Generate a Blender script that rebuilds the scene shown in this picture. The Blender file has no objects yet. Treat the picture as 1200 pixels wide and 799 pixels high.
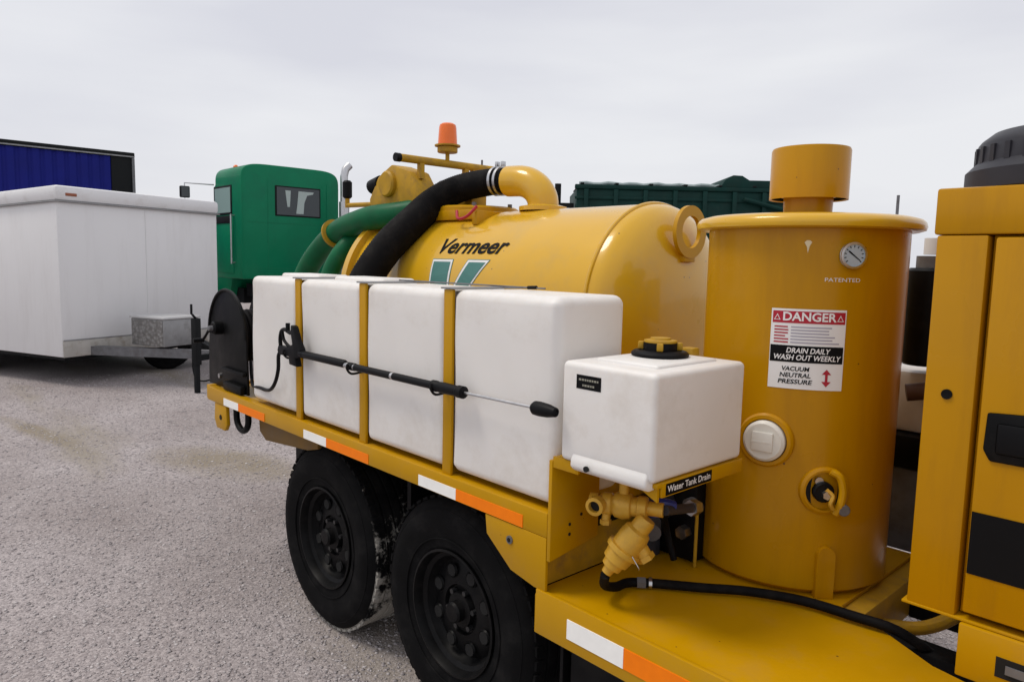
import bpy, bmesh, math, random
import numpy as np
from mathutils import Vector, Matrix
R = math.radians
scene = bpy.context.scene
col = scene.collection
random.seed(7)

# ------------------------------------------------------------------ camera
cam_d = bpy.data.cameras.new("camera")
cam = bpy.data.objects.new("camera", cam_d)
col.objects.link(cam)
cam_d.sensor_width = 36.0
cam_d.lens = 850.0 / 1200.0 * 36.0
cam_d.clip_start = 0.05
cam_d.clip_end = 3000

def cam_axes():
    F, vl, roll = 850.0, (-190, 290), 0.022
    l = Vector((vl[0] - 600, vl[1] - 400, F)).normalized()
    p2 = Vector((vl[0] + 1000 - 600, vl[1] + 1000 * roll - 400, F))
    dn = p2.cross(l).normalized()
    if dn.y < 0: dn = -dn
    X, Z = -l, -dn
    Y = Z.cross(X)
    return Matrix((X, Y, Z))
RM = cam_axes()
cx_, cy_, cz_ = RM @ Vector((1, 0, 0)), RM @ Vector((0, -1, 0)), RM @ Vector((0, 0, -1))
m = Matrix((cx_, cy_, cz_)).transposed().to_4x4()
m.translation = (0, 0, 1.65)
cam.matrix_world = m
scene.camera = cam

# ------------------------------------------------------------------ world, sun, exposure
SUN_EL, SUN_AZ = 62.0, 225.0       # azimuth the light comes from, degrees counter-clockwise from +X
world = bpy.data.worlds.new("World")
scene.world = world
world.use_nodes = True
wn, wl = world.node_tree.nodes, world.node_tree.links
wn.clear()
wo = wn.new('ShaderNodeOutputWorld'); bg = wn.new('ShaderNodeBackground')
sky = wn.new('ShaderNodeTexSky'); sky.sky_type = 'NISHITA'; sky.sun_disc = False
sky.sun_elevation = R(SUN_EL); sky.sun_rotation = R(90 - SUN_AZ)
sky.air_density = 1.0; sky.dust_density = 3.0
bg.inputs['Strength'].default_value = 0.1
tc = wn.new('ShaderNodeTexCoord')
mp = wn.new('ShaderNodeMapping'); mp.inputs['Scale'].default_value = (1.0, 1.0, 4.5)
nz = wn.new('ShaderNodeTexNoise'); nz.inputs['Scale'].default_value = 1.7; nz.inputs['Detail'].default_value = 5; nz.inputs['Roughness'].default_value = .45
rp = wn.new('ShaderNodeValToRGB')
rp.color_ramp.elements[0].position = 0.34; rp.color_ramp.elements[0].color = (0.655, 0.66, 0.715, 1)
rp.color_ramp.elements[1].position = 0.62; rp.color_ramp.elements[1].color = (0.785, 0.79, 0.815, 1)
sc = wn.new('ShaderNodeVectorMath'); sc.operation = 'SCALE'; sc.inputs['Scale'].default_value = 10.0
mx = wn.new('ShaderNodeMix'); mx.data_type = 'RGBA'; mx.inputs[0].default_value = 0.93
wl.new(tc.outputs['Generated'], mp.inputs['Vector']); wl.new(mp.outputs[0], nz.inputs['Vector'])
wl.new(nz.outputs['Fac'], rp.inputs[0]); wl.new(rp.outputs[0], sc.inputs[0])
wl.new(sky.outputs[0], mx.inputs[6]); wl.new(sc.outputs[0], mx.inputs[7])
wl.new(mx.outputs[2], bg.inputs['Color']); wl.new(bg.outputs[0], wo.inputs[0])

sd = bpy.data.lights.new("sun", 'SUN'); sd.energy = 1.4; sd.angle = R(18); sd.color = (1.0, .93, .83)
sun = bpy.data.objects.new("sun", sd); col.objects.link(sun)
sv = Vector((math.cos(R(SUN_AZ)) * math.cos(R(SUN_EL)), math.sin(R(SUN_AZ)) * math.cos(R(SUN_EL)), math.sin(R(SUN_EL))))
sun.rotation_euler = sv.to_track_quat('Z', 'Y').to_euler()
sun.location = sv * 30
scene.view_settings.view_transform = 'Standard'
scene.view_settings.look = 'None'
scene.view_settings.exposure = 0.14
scene.view_settings.gamma = 1.0
scene.render.resolution_x, scene.render.resolution_y = 1024, 681

# ------------------------------------------------------------------ materials
def mat(name, base, rough=.5, metal=0, coat=0, var=.0, vscale=6, dirt=None, dirt_amt=0, dscale=3, bump=0, bscale=200, trans=0, sss=0, emis=None, spec=.5, ior=1.45, streak=False, chips=None):
    M = bpy.data.materials.new(name); M.use_nodes = True
    n, l = M.node_tree.nodes, M.node_tree.links
    p = n['Principled BSDF']
    p.inputs['Roughness'].default_value = rough
    p.inputs['Metallic'].default_value = metal
    p.inputs['Coat Weight'].default_value = coat
    p.inputs['Coat Roughness'].default_value = .08
    p.inputs['Specular IOR Level'].default_value = spec
    p.inputs['IOR'].default_value = ior
    p.inputs['Transmission Weight'].default_value = trans
    if sss:
        p.inputs['Subsurface Weight'].default_value = sss
        p.inputs['Subsurface Radius'].default_value = (.03, .025, .02)
        p.inputs['Subsurface Scale'].default_value = 1.0
    t = n.new('ShaderNodeTexCoord')
    out = None
    if var or dirt:
        no = n.new('ShaderNodeTexNoise'); no.inputs['Scale'].default_value = vscale; no.inputs['Detail'].default_value = 6
        l.new(t.outputs['Object'], no.inputs['Vector'])
        r = n.new('ShaderNodeValToRGB')
        r.color_ramp.elements[0].position = .3; r.color_ramp.elements[1].position = .7
        r.color_ramp.elements[0].color = [c * (1 - var) for c in base[:3]] + [1]
        r.color_ramp.elements[1].color = [min(1, c * (1 + var)) for c in base[:3]] + [1]
        l.new(no.outputs['Fac'], r.inputs[0]); out = r.outputs[0]
        # roughness variation
        mr = n.new('ShaderNodeMapRange'); mr.inputs[3].default_value = max(.02, rough * .7); mr.inputs[4].default_value = min(1, rough * 1.4)
        l.new(no.outputs['Fac'], mr.inputs[0]); l.new(mr.outputs[0], p.inputs['Roughness'])
    if dirt:
        d = n.new('ShaderNodeTexNoise'); d.inputs['Scale'].default_value = dscale; d.inputs['Detail'].default_value = 9; d.inputs['Roughness'].default_value = .7
        if streak:
            mpp = n.new('ShaderNodeMapping'); mpp.inputs['Scale'].default_value = (4, 4, .5)
            l.new(t.outputs['Object'], mpp.inputs[0]); l.new(mpp.outputs[0], d.inputs['Vector'])
        else:
            l.new(t.outputs['Object'], d.inputs['Vector'])
        dr = n.new('ShaderNodeValToRGB'); dr.color_ramp.elements[0].position = .5; dr.color_ramp.elements[1].position = .72
        dr.color_ramp.elements[1].color = (dirt_amt,) * 3 + (1,)
        l.new(d.outputs['Fac'], dr.inputs[0])
        mm = n.new('ShaderNodeMix'); mm.data_type = 'RGBA'
        l.new(dr.outputs[0], mm.inputs[0]); l.new(out, mm.inputs[6]); mm.inputs[7].default_value = list(dirt) + [1]
        out = mm.outputs[2]
    if chips:
        v = n.new('ShaderNodeTexVoronoi'); v.inputs['Scale'].default_value = 26
        wv = n.new('ShaderNodeTexNoise'); wv.inputs['Scale'].default_value = 60; wv.inputs['Detail'].default_value = 3
        l.new(t.outputs['Object'], v.inputs['Vector']); l.new(t.outputs['Object'], wv.inputs['Vector'])
        a1 = n.new('ShaderNodeMath'); a1.operation = 'MULTIPLY_ADD'; a1.inputs[1].default_value = .16
        l.new(wv.outputs['Fac'], a1.inputs[0]); l.new(v.outputs['Distance'], a1.inputs[2])
        # only a few cells carry a chip
        sp = n.new('ShaderNodeRGBToBW'); l.new(v.outputs['Color'], sp.inputs[0])
        a2 = n.new('ShaderNodeMath'); a2.operation = 'GREATER_THAN'; a2.inputs[1].default_value = .74; l.new(sp.outputs[0], a2.inputs[0])
        a3 = n.new('ShaderNodeMath'); a3.operation = 'LESS_THAN'; a3.inputs[1].default_value = .155; l.new(a1.outputs[0], a3.inputs[0])
        a4 = n.new('ShaderNodeMath'); a4.operation = 'MULTIPLY'; l.new(a2.outputs[0], a4.inputs[0]); l.new(a3.outputs[0], a4.inputs[1])
        mc = n.new('ShaderNodeMix'); mc.data_type = 'RGBA'; l.new(a4.outputs[0], mc.inputs[0]); l.new(out, mc.inputs[6]); mc.inputs[7].default_value = list(chips) + [1]
        out = mc.outputs[2]
    if out: l.new(out, p.inputs['Base Color'])
    else: p.inputs['Base Color'].default_value = list(base[:3]) + [1]
    if bump:
        bn = n.new('ShaderNodeTexNoise'); bn.inputs['Scale'].default_value = bscale; bn.inputs['Detail'].default_value = 3
        l.new(t.outputs['Object'], bn.inputs['Vector'])
        bb = n.new('ShaderNodeBump'); bb.inputs['Strength'].default_value = bump; bb.inputs['Distance'].default_value = .002
        l.new(bn.outputs['Fac'], bb.inputs['Height']); l.new(bb.outputs[0], p.inputs['Normal'])
    return M

YEL = (0.52, 0.268, 0.0)
M_y = mat('yellow_paint', YEL, .36, coat=.05, spec=.25, chips=(.10, .045, .012), var=.05, vscale=5, dirt=(.36, .20, .05), dirt_amt=.35, dscale=5, bump=.08, bscale=60)
M_yt = mat('yellow_tank_paint', (.68, .385, .012), .28, coat=.55, chips=(.2, .11, .03), spec=.4, var=.04, vscale=3, dirt=(.5, .33, .10), dirt_amt=.4, dscale=4, bump=.05, bscale=25)
M_yc = mat('yellow_canister_paint', (.485, .232, .0), .28, coat=.08, spec=.25, chips=(.12, .06, .02), var=.05, vscale=3, dirt=(.34, .155, .008), dirt_amt=.5, dscale=2.4, bump=.06, bscale=30, streak=True)
M_yd = mat('yellow_worn_paint', (.46, .26, .015), .5, spec=.3, var=.15, vscale=14, dirt=(.22, .13, .05), dirt_amt=.7, dscale=12, bump=.2, bscale=120)
M_wp = mat('white_polyethylene', (.80, .775, .745), .42, var=.03, vscale=3, dirt=(.58, .52, .45), dirt_amt=.5, dscale=3.4, bump=.15, bscale=40, sss=.15)
M_blk = mat('black_plastic', (.005, .005, .006), .45, spec=.16, var=.3, vscale=10)
M_blkp = mat('black_painted_steel', (.005, .005, .0055), .42, spec=.14, var=.4, vscale=12, dirt=(.03, .027, .025), dirt_amt=.3, dscale=9)
M_rub = mat('tyre_rubber', (.0065, .0065, .007), .75, spec=.08, var=.35, vscale=9, dirt=(.035, .032, .03), dirt_amt=.3, dscale=9, bump=.4, bscale=300)
M_hose = mat('black_hose_rubber', (.005, .0045, .005), .65, spec=.12, var=.3, vscale=20, dirt=(.03, .025, .022), dirt_amt=.4, dscale=14, bump=.3, bscale=200)
M_ghose = mat('green_hose_rubber', (.004, .115, .045), .45, spec=.2, var=.2, vscale=8, dirt=(.05, .10, .05), dirt_amt=.4, dscale=10)
M_steel = mat('brushed_steel', (.55, .55, .56), .3, metal=1, var=.1, vscale=30)
M_grey = mat('grey_steel', (.16, .16, .17), .5, metal=.3, var=.2, vscale=15, dirt=(.09, .07, .055), dirt_amt=.6, dscale=9)
M_dgrey = mat('dark_grey_plastic', (.032, .032, .040), .45, spec=.3, var=.15, vscale=7)
M_orange = mat('orange_reflector', (.98, .22, .004), .45, spec=.2, coat=0, var=.05, vscale=30)
M_wref = mat('white_reflector', (.95, .95, .92), .4, coat=.0, var=.03, vscale=30)
M_amber = mat('amber_lens', (.98, .19, .015), .2, trans=.12, coat=.3)
M_print_w = mat('white_print', (.80, .80, .80), .5, spec=.2)
M_print_k = mat('black_print', (.006, .006, .007), .6, spec=.12)
M_print_r = mat('red_print', (.42, .012, .03), .35)
M_print_g = mat('grey_print', (.36, .34, .42), .4)
M_teal = mat('teal_print', (.055, .19, .17), .35)
M_dark = mat('dark_hollow', (.006, .006, .006), .8)
M_blue = mat('blue_plastic', (.02, .035, .20), .4)
M_brass = mat('painted_brass', (.60, .34, .035), .34, metal=.15, var=.12, vscale=25, dirt=(.3, .17, .05), dirt_amt=.5, dscale=20, bump=.2, bscale=80)
M_wt = mat('white_trailer_skin', (.76, .755, .76), .38, var=.02, vscale=1.2, dirt=(.58, .56, .55), dirt_amt=.30, dscale=1.4, streak=True)
M_wcap = mat('white_trailer_cap', (.77, .77, .78), .4, var=.03, vscale=2, dirt=(.5, .46, .42), dirt_amt=.4, dscale=5)
M_tan = mat('stained_guard_sheet', (.44, .42, .39), .5, var=.12, vscale=5, dirt=(.22, .17, .11), dirt_amt=.8, dscale=6)
M_alu = mat('dull_aluminium', (.30, .30, .305), .45, metal=.4, var=.12, vscale=8, dirt=(.12, .11, .1), dirt_amt=.5, dscale=9)
M_green = mat('green_truck_paint', (.001, .185, .085), .42, coat=.05, spec=.2, var=.05, vscale=1.5, dirt=(.006, .10, .06), dirt_amt=.5, dscale=1.2)
M_dgreen = mat('dark_green_paint', (.004, .032, .027), .55, spec=.2, var=.2, vscale=2, dirt=(.02, .045, .035), dirt_amt=.5, dscale=3)
M_bluep = mat('blue_container_paint', (.012, .017, .19), .6, spec=.15, var=.15, vscale=1.5, dirt=(.02, .02, .20), dirt_amt=.5, dscale=1.6, streak=True)
M_nearblk = mat('black_frame_paint', (.008, .009, .010), .6, spec=.2, var=.2, vscale=3)
M_win = mat('tinted_window_glass', (.02, .03, .035), .06, spec=.8)
M_winl = mat('pale_window_glass', (.30, .42, .38), .1, spec=.8)
M_curtain = mat('pale_curtain', (.42, .50, .48), .8)

# diamond plate for the toolbox end
def diamond_mat():
    M = bpy.data.materials.new('diamond_plate'); M.use_nodes = True
    n, l = M.node_tree.nodes, M.node_tree.links
    p = n['Principled BSDF']; p.inputs['Metallic'].default_value = .6; p.inputs['Roughness'].default_value = .35
    t = n.new('ShaderNodeTexCoord'); v = n.new('ShaderNodeTexVoronoi'); v.inputs['Scale'].default_value = 22
    l.new(t.outputs['Object'], v.inputs['Vector'])
    r = n.new('ShaderNodeValToRGB'); r.color_ramp.elements[0].color = (.30, .295, .29, 1); r.color_ramp.elements[1].color = (.19, .185, .18, 1)
    r.color_ramp.elements[0].position = .2; r.color_ramp.elements[1].position = .7
    l.new(v.outputs['Distance'], r.inputs[0]); l.new(r.outputs[0], p.inputs['Base Color'])
    b = n.new('ShaderNodeBump'); b.inputs['Strength'].default_value = .6; b.inputs['Distance'].default_value = .01
    l.new(v.outputs['Distance'], b.inputs['Height']); l.new(b.outputs[0], p.inputs['Normal'])
    return M
M_dia = diamond_mat()

def muddy_mat():
    M = M_rub.copy(); M.name = 'muddy_tread_rubber'
    n, l = M.node_tree.nodes, M.node_tree.links
    p = n['Principled BSDF']
    old = p.inputs['Base Color'].links[0].from_socket
    t = n.new('ShaderNodeTexCoord'); no = n.new('ShaderNodeTexNoise'); no.inputs['Scale'].default_value = 5.5; no.inputs['Detail'].default_value = 10; no.inputs['Roughness'].default_value = .72
    l.new(t.outputs['Object'], no.inputs['Vector'])
    r = n.new('ShaderNodeValToRGB'); r.color_ramp.elements[0].position = .485; r.color_ramp.elements[1].position = .56
    r.color_ramp.elements[1].color = (.85, .85, .85, 1)
    sx = n.new('ShaderNodeSeparateXYZ'); l.new(t.outputs['Object'], sx.inputs[0])
    ma = n.new('ShaderNodeMath'); ma.operation = 'MULTIPLY_ADD'; ma.inputs[1].default_value = -.34
    l.new(sx.outputs['Z'], ma.inputs[0]); l.new(no.outputs['Fac'], ma.inputs[2]); l.new(ma.outputs[0], r.inputs[0])
    mm = n.new('ShaderNodeMix'); mm.data_type = 'RGBA'; mm.inputs[7].default_value = (.43, .41, .37, 1)
    l.new(r.outputs[0], mm.inputs[0]); l.new(old, mm.inputs[6]); l.new(mm.outputs[2], p.inputs['Base Color'])
    p.inputs['Roughness'].default_value = .9
    return M
M_mud = muddy_mat()

M_lug = mat('dark_lug_steel', (.05, .05, .052), .35, metal=.6)
def gravel_mat():
    M = bpy.data.materials.new('gravel_ground'); M.use_nodes = True
    n, l = M.node_tree.nodes, M.node_tree.links
    p = n['Principled BSDF']; p.inputs['Roughness'].default_value = .95
    p.inputs['Specular IOR Level'].default_value = .2
    t = n.new('ShaderNodeTexCoord')
    v = n.new('ShaderNodeTexVoronoi'); v.inputs['Scale'].default_value = 105
    v2 = n.new('ShaderNodeTexVoronoi'); v2.inputs['Scale'].default_value = 130
    big = n.new('ShaderNodeTexNoise'); big.inputs['Scale'].default_value = .55; big.inputs['Detail'].default_value = 7; big.inputs['Roughness'].default_value = .62
    for q in (v, v2, big): l.new(t.outputs['Object'], q.inputs['Vector'])
    bw = n.new('ShaderNodeRGBToBW'); l.new(v.outputs['Color'], bw.inputs[0])
    r = n.new('ShaderNodeValToRGB')
    cr = r.color_ramp
    cr.elements[0].position = .12; cr.elements[0].color = (.245, .221, .224, 1)
    cr.elements[1].position = .88; cr.elements[1].color = (.47, .43, .43, 1)
    e = cr.elements.new(.45); e.color = (.338, .306, .311, 1)
    l.new(bw.outputs[0], r.inputs[0])
    # large patches
    r2 = n.new('ShaderNodeValToRGB'); r2.color_ramp.elements[0].position = .34; r2.color_ramp.elements[1].position = .66
    r2.color_ramp.elements[0].color = (.78, .745, .72, 1); r2.color_ramp.elements[1].color = (1.12, 1.11, 1.10, 1)
    l.new(big.outputs['Fac'], r2.inputs[0])
    mu = n.new('ShaderNodeMix'); mu.data_type = 'RGBA'; mu.blend_type = 'MULTIPLY'; mu.inputs[0].default_value = 1
    l.new(r.outputs[0], mu.inputs[6]); l.new(r2.outputs[0], mu.inputs[7])
    # brown wheel rut strips
    w = n.new('ShaderNodeTexNoise'); w.inputs['Scale'].default_value = 1.0; w.inputs['Detail'].default_value = 4
    mpn = n.new('ShaderNodeMapping'); mpn.inputs['Rotation'].default_value = (0, 0, R(25)); mpn.inputs['Scale'].default_value = (.30, 1.3, 1); mpn.inputs['Location'].default_value = (.4, .9, 0)
    l.new(t.outputs['Object'], mpn.inputs[0]); l.new(mpn.outputs[0], w.inputs['Vector'])
    r3 = n.new('ShaderNodeValToRGB'); r3.color_ramp.elements[0].position = .56; r3.color_ramp.elements[1].position = .70; r3.color_ramp.elements[1].color = (.8, .8, .8, 1)
    l.new(w.outputs['Fac'], r3.inputs[0])
    m2 = n.new('ShaderNodeMix'); m2.data_type = 'RGBA'; m2.inputs[7].default_value = (.27, .235, .185, 1)
    l.new(r3.outputs[0], m2.inputs[0]); l.new(mu.outputs[2], m2.inputs[6]); src = m2.outputs[2]
    wn2 = n.new('ShaderNodeTexNoise'); wn2.inputs['Scale'].default_value = 2.6; wn2.inputs['Detail'].default_value = 6; l.new(t.outputs['Object'], wn2.inputs['Vector'])
    for (px_, py_, ln, wd, an) in ((-7.75, 1.25, 1.25, .16, 10), (-8.3, .85, .9, .10, 8), (-5.7, 2.2, 1.0, .45, 20)):
        mq = n.new('ShaderNodeMapping'); mq.vector_type = 'TEXTURE'
        mq.inputs['Location'].default_value = (px_, py_, 0); mq.inputs['Rotation'].default_value = (0, 0, R(an)); mq.inputs['Scale'].default_value = (ln, wd, 1)
        gr = n.new('ShaderNodeTexGradient'); gr.gradient_type = 'SPHERICAL'
        l.new(t.outputs['Object'], mq.inputs[0]); l.new(mq.outputs[0], gr.inputs[0])
        aa = n.new('ShaderNodeMath'); aa.operation = 'MULTIPLY'; l.new(gr.outputs['Fac'], aa.inputs[0]); l.new(wn2.outputs['Fac'], aa.inputs[1])
        rr_ = n.new('ShaderNodeMapRange'); rr_.inputs[1].default_value = .04; rr_.inputs[2].default_value = .34; rr_.inputs[4].default_value = .75
        l.new(aa.outputs[0], rr_.inputs[0])
        mz = n.new('ShaderNodeMix'); mz.data_type = 'RGBA'; mz.inputs[7].default_value = (.235, .195, .135, 1)
        l.new(rr_.outputs[0], mz.inputs[0]); l.new(src, mz.inputs[6]); src = mz.outputs[2]
    l.new(src, p.inputs['Base Color'])
    ad = n.new('ShaderNodeMath'); ad.operation = 'MULTIPLY_ADD'; ad.inputs[1].default_value = .5
    l.new(v2.outputs['Distance'], ad.inputs[0]); l.new(v.outputs['Distance'], ad.inputs[2])
    b = n.new('ShaderNodeBump'); b.inputs['Strength'].default_value = .38; b.inputs['Distance'].default_value = .008; b.invert = True
    l.new(ad.outputs[0], b.inputs['Height']); l.new(b.outputs[0], p.inputs['Normal'])
    return M
M_gravel = gravel_mat()

def stone_mat():
    M = bpy.data.materials.new('gravel_stone'); M.use_nodes = True
    n, l = M.node_tree.nodes, M.node_tree.links
    p = n['Principled BSDF']; p.inputs['Roughness'].default_value = .9
    p.inputs['Specular IOR Level'].default_value = .25
    a = n.new('ShaderNodeAttribute'); a.attribute_name = 'shade'
    r = n.new('ShaderNodeValToRGB')
    r.color_ramp.elements[0].color = (.29, .262, .265, 1); r.color_ramp.elements[1].color = (.58, .54, .535, 1)
    e = r.color_ramp.elements.new(.5); e.color = (.375, .342, .345, 1)
    l.new(a.outputs['Fac'], r.inputs[0]); l.new(r.outputs[0], p.inputs['Base Color'])
    return M
M_stone = stone_mat()

# ------------------------------------------------------------------ mesh builder
class MB:
    def __init__(s): s.bm = bmesh.new(); s.mats = []
    def mi(s, m):
        if m not in s.mats: s.mats.append(m)
        return s.mats.index(m)
    def _set(s, faces, m):
        i = s.mi(m)
        for f in faces: f.material_index = i
    def box(s, x0, x1, y0, y1, z0, z1, m, bev=0, seg=2, M=None):
        bm2 = bmesh.new()
        bmesh.ops.create_cube(bm2, size=1)
        for v in bm2.verts:
            v.co = Vector((x0 + (v.co.x + .5) * (x1 - x0), y0 + (v.co.y + .5) * (y1 - y0), z0 + (v.co.z + .5) * (z1 - z0)))
        if bev: bmesh.ops.bevel(bm2, geom=bm2.edges[:] + bm2.verts[:], offset=bev, segments=seg, profile=.5, affect='EDGES')
        s._merge(bm2, m, M)
    def _merge(s, bm2, m, M=None):
        i = s.mi(m)
        vm = {}
        for v in bm2.verts: vm[v] = s.bm.verts.new(M @ v.co if M is not None else v.co)
        for f in bm2.faces:
            nf = s.bm.faces.new([vm[v] for v in f.verts]); nf.material_index = i
        bm2.free()
    def prism(s, poly, plane, lo, hi, m, bev=0):
        """poly: 2-D points; plane 'xz' -> extruded along y, 'yz' -> along x, 'xy' -> along z"""
        bm2 = bmesh.new()
        def P(a, b, c): return {'xz': (a, c, b), 'yz': (c, a, b), 'xy': (a, b, c)}[plane]
        A = [bm2.verts.new(P(a, b, lo)) for a, b in poly]; B = [bm2.verts.new(P(a, b, hi)) for a, b in poly]
        bm2.faces.new(A); bm2.faces.new(B[::-1])
        k = len(poly)
        for i in range(k): bm2.faces.new((A[i], B[i], B[(i + 1) % k], A[(i + 1) % k]))
        bmesh.ops.recalc_face_normals(bm2, faces=bm2.faces)
        if bev: bmesh.ops.bevel(bm2, geom=bm2.edges[:], offset=bev, segments=2, profile=.5, affect='EDGES')
        s._merge(bm2, m)
    def lathe(s, prof, org, axis, m, seg=32, mats=None, sc=(1, 1)):
        """prof: (r, h) pairs from one end to the other along axis"""
        org = Vector(org); ax = Vector(axis).normalized()
        u = ax.orthogonal().normalized(); w = ax.cross(u)
        rings = []
        for (r, h) in prof:
            c = org + ax * h
            if r < 1e-6: rings.append([s.bm.verts.new(c)])
            else: rings.append([s.bm.verts.new(c + u * (r * math.cos(2 * math.pi * k / seg)) + w * (r * math.sin(2 * math.pi * k / seg))) for k in range(seg)])
        for j in range(len(rings) - 1):
            a, b = rings[j], rings[j + 1]
            i = s.mi(mats[j] if mats else m)
            for k in range(seg):
                k2 = (k + 1) % seg
                if len(a) == 1 and len(b) == 1: continue
                if len(a) == 1: f = s.bm.faces.new((a[0], b[k2], b[k]))
                elif len(b) == 1: f = s.bm.faces.new((a[k], a[k2], b[0]))
                else: f = s.bm.faces.new((a[k], a[k2], b[k2], b[k]))
                f.material_index = i
    def cyl(s, p0, p1, r, m, seg=20, r1=None, bev=0):
        p0, p1 = Vector(p0), Vector(p1); L = (p1 - p0).length
        if r1 is None: r1 = r
        pr = [(0, 0), (r, 0), (r1, L), (0, L)]
        if bev: pr = [(0, 0), (r - bev, 0), (r, bev), (r1, L - bev), (r1 - bev, L), (0, L)]
        s.lathe(pr, p0, p1 - p0, m, seg)
    def tube(s, pts, r, m, seg=14, closed=False, cap=True, rad=None, ribs=0):
        pts = [Vector(p) for p in pts]; n = len(pts)
        prev = None; rings = []
        for i, p in enumerate(pts):
            if closed: t = (pts[(i + 1) % n] - pts[i - 1]).normalized()
            else: t = (pts[min(i + 1, n - 1)] - pts[max(i - 1, 0)]).normalized()
            if prev is None: u = t.orthogonal().normalized()
            else: u = (prev - t * prev.dot(t)).normalized()
            prev = u; w = t.cross(u)
            rr = rad[i] if rad else r
            if ribs and i % 2: rr *= ribs
            rings.append([s.bm.verts.new(p + u * rr * math.cos(2 * math.pi * k / seg) + w * rr * math.sin(2 * math.pi * k / seg)) for k in range(seg)])
        ii = s.mi(m)
        for j in range(n if closed else n - 1):
            a, b = rings[j], rings[(j + 1) % n]
            off = 0
            if closed and j == n - 1:
                off = min(range(seg), key=lambda o: (a[0].co - b[o].co).length)
            for k in range(seg):
                f = s.bm.faces.new((a[k], a[(k + 1) % seg], b[(k + 1 + off) % seg], b[(k + off) % seg])); f.material_index = ii
        if cap and not closed:
            for rg, fl in ((rings[0], True), (rings[-1], False)):
                f = s.bm.faces.new(rg[::-1] if fl else rg); f.material_index = ii
    def flat(s, pts, m):
        f = s.bm.faces.new([s.bm.verts.new(p) for p in pts]); f.material_index = s.mi(m)
    def sheet(s, fn, u0, u1, v0, v1, nu, nv, m):
        g = [[s.bm.verts.new(fn(u0 + (u1 - u0) * i / nu, v0 + (v1 - v0) * j / nv)) for j in range(nv + 1)] for i in range(nu + 1)]
        ii = s.mi(m)
        for i in range(nu):
            for j in range(nv):
                f = s.bm.faces.new((g[i][j], g[i + 1][j], g[i + 1][j + 1], g[i][j + 1])); f.material_index = ii
    def text(s, string, size, fn, m, width=None, shear=0, bold=0, align='CENTER'):
        cu = bpy.data.curves.new('lettering', 'FONT'); cu.body = string; cu.size = size; cu.shear = shear; cu.offset = bold
        cu.align_x = align; cu.align_y = 'CENTER'; cu.resolution_u = 3
        o = bpy.data.objects.new('lettering', cu); col.objects.link(o)
        dg = bpy.context.evaluated_depsgraph_get(); dg.update()
        me = bpy.data.meshes.new_from_object(o.evaluated_get(dg))
        xs = [v.co.x for v in me.vertices]
        k = width / (max(xs) - min(xs)) if width else 1
        ii = s.mi(m)
        vs = [s.bm.verts.new(fn(v.co.x * k, v.co.y)) for v in me.vertices]
        for p in me.polygons:
            try: f = s.bm.faces.new([vs[i] for i in p.vertices]); f.material_index = ii
            except ValueError: pass
        bpy.data.objects.remove(o); bpy.data.curves.remove(cu); bpy.data.meshes.remove(me)
    def build(s, name, parent=None, label=None, smooth=30, fixn=False, cat=None, group=None, kind=None, local=False):
        if fixn: bmesh.ops.recalc_face_normals(s.bm, faces=s.bm.faces)
        cs = [v.co for v in s.bm.verts]
        lo = Vector([min(c[i] for c in cs) for i in range(3)]); hi = Vector([max(c[i] for c in cs) for i in range(3)])
        c = (lo + hi) / 2
        if parent is None: c.z = lo.z
        for v in s.bm.verts: v.co -= c
        me = bpy.data.meshes.new(name); s.bm.to_mesh(me); s.bm.free()
        for mm in s.mats: me.materials.append(mm)
        if smooth:
            me.shade_smooth(); me.set_sharp_from_angle(angle=R(smooth))
        o = bpy.data.objects.new(name, me); col.objects.link(o); o.location = c
        if parent is not None:
            o.parent = parent
            if not local: o.matrix_parent_inverse = world_of(parent).inverted()
        tag(o, label, cat, group, kind)
        return o

def world_of(o):
    b = Matrix.LocRotScale(o.location, o.rotation_euler, o.scale)
    if o.parent: return world_of(o.parent) @ o.matrix_parent_inverse @ b
    return b
def tag(o, label=None, cat=None, group=None, kind=None):
    if label: o['label'] = label
    if cat: o['category'] = cat
    if group: o['group'] = group
    if kind: o['kind'] = kind
def thing(name, label, cat, loc, rz=0, group=None):
    o = bpy.data.objects.new(name, None); col.objects.link(o)
    o.empty_display_size = .2
    o.location = loc; o.rotation_euler = (0, 0, rz); tag(o, label, cat, group); return o
def catmull(pts, n=8):
    P = [Vector(p) for p in pts]; P = [P[0] * 2 - P[1]] + P + [P[-1] * 2 - P[-2]]
    out = []
    for i in range(1, len(P) - 2):
        for k in range(n):
            t = k / n; a, b, c, d = P[i - 1], P[i], P[i + 1], P[i + 2]
            out.append(.5 * ((2 * b) + (c - a) * t + (2 * a - 5 * b + 4 * c - d) * t * t + (3 * b - a - 3 * c + d) * t ** 3))
    out.append(P[-2]); return out

# ================================================================== SETTING: ground
g = MB()
def gz(x, y): return 0.0
xs = [-600, -60, -20, -12, -6, -3, 0, 6, 60, 600]
V = [[g.bm.verts.new((x, y, 0)) for y in xs] for x in xs]
for i in range(len(xs) - 1):
    for j in range(len(xs) - 1): g.bm.faces.new((V[i][j], V[i + 1][j], V[i + 1][j + 1], V[i][j + 1]))
g.mi(M_gravel)
g.build('gravel_ground', label='pale grey crushed gravel yard surface', kind='structure', smooth=0)

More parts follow.
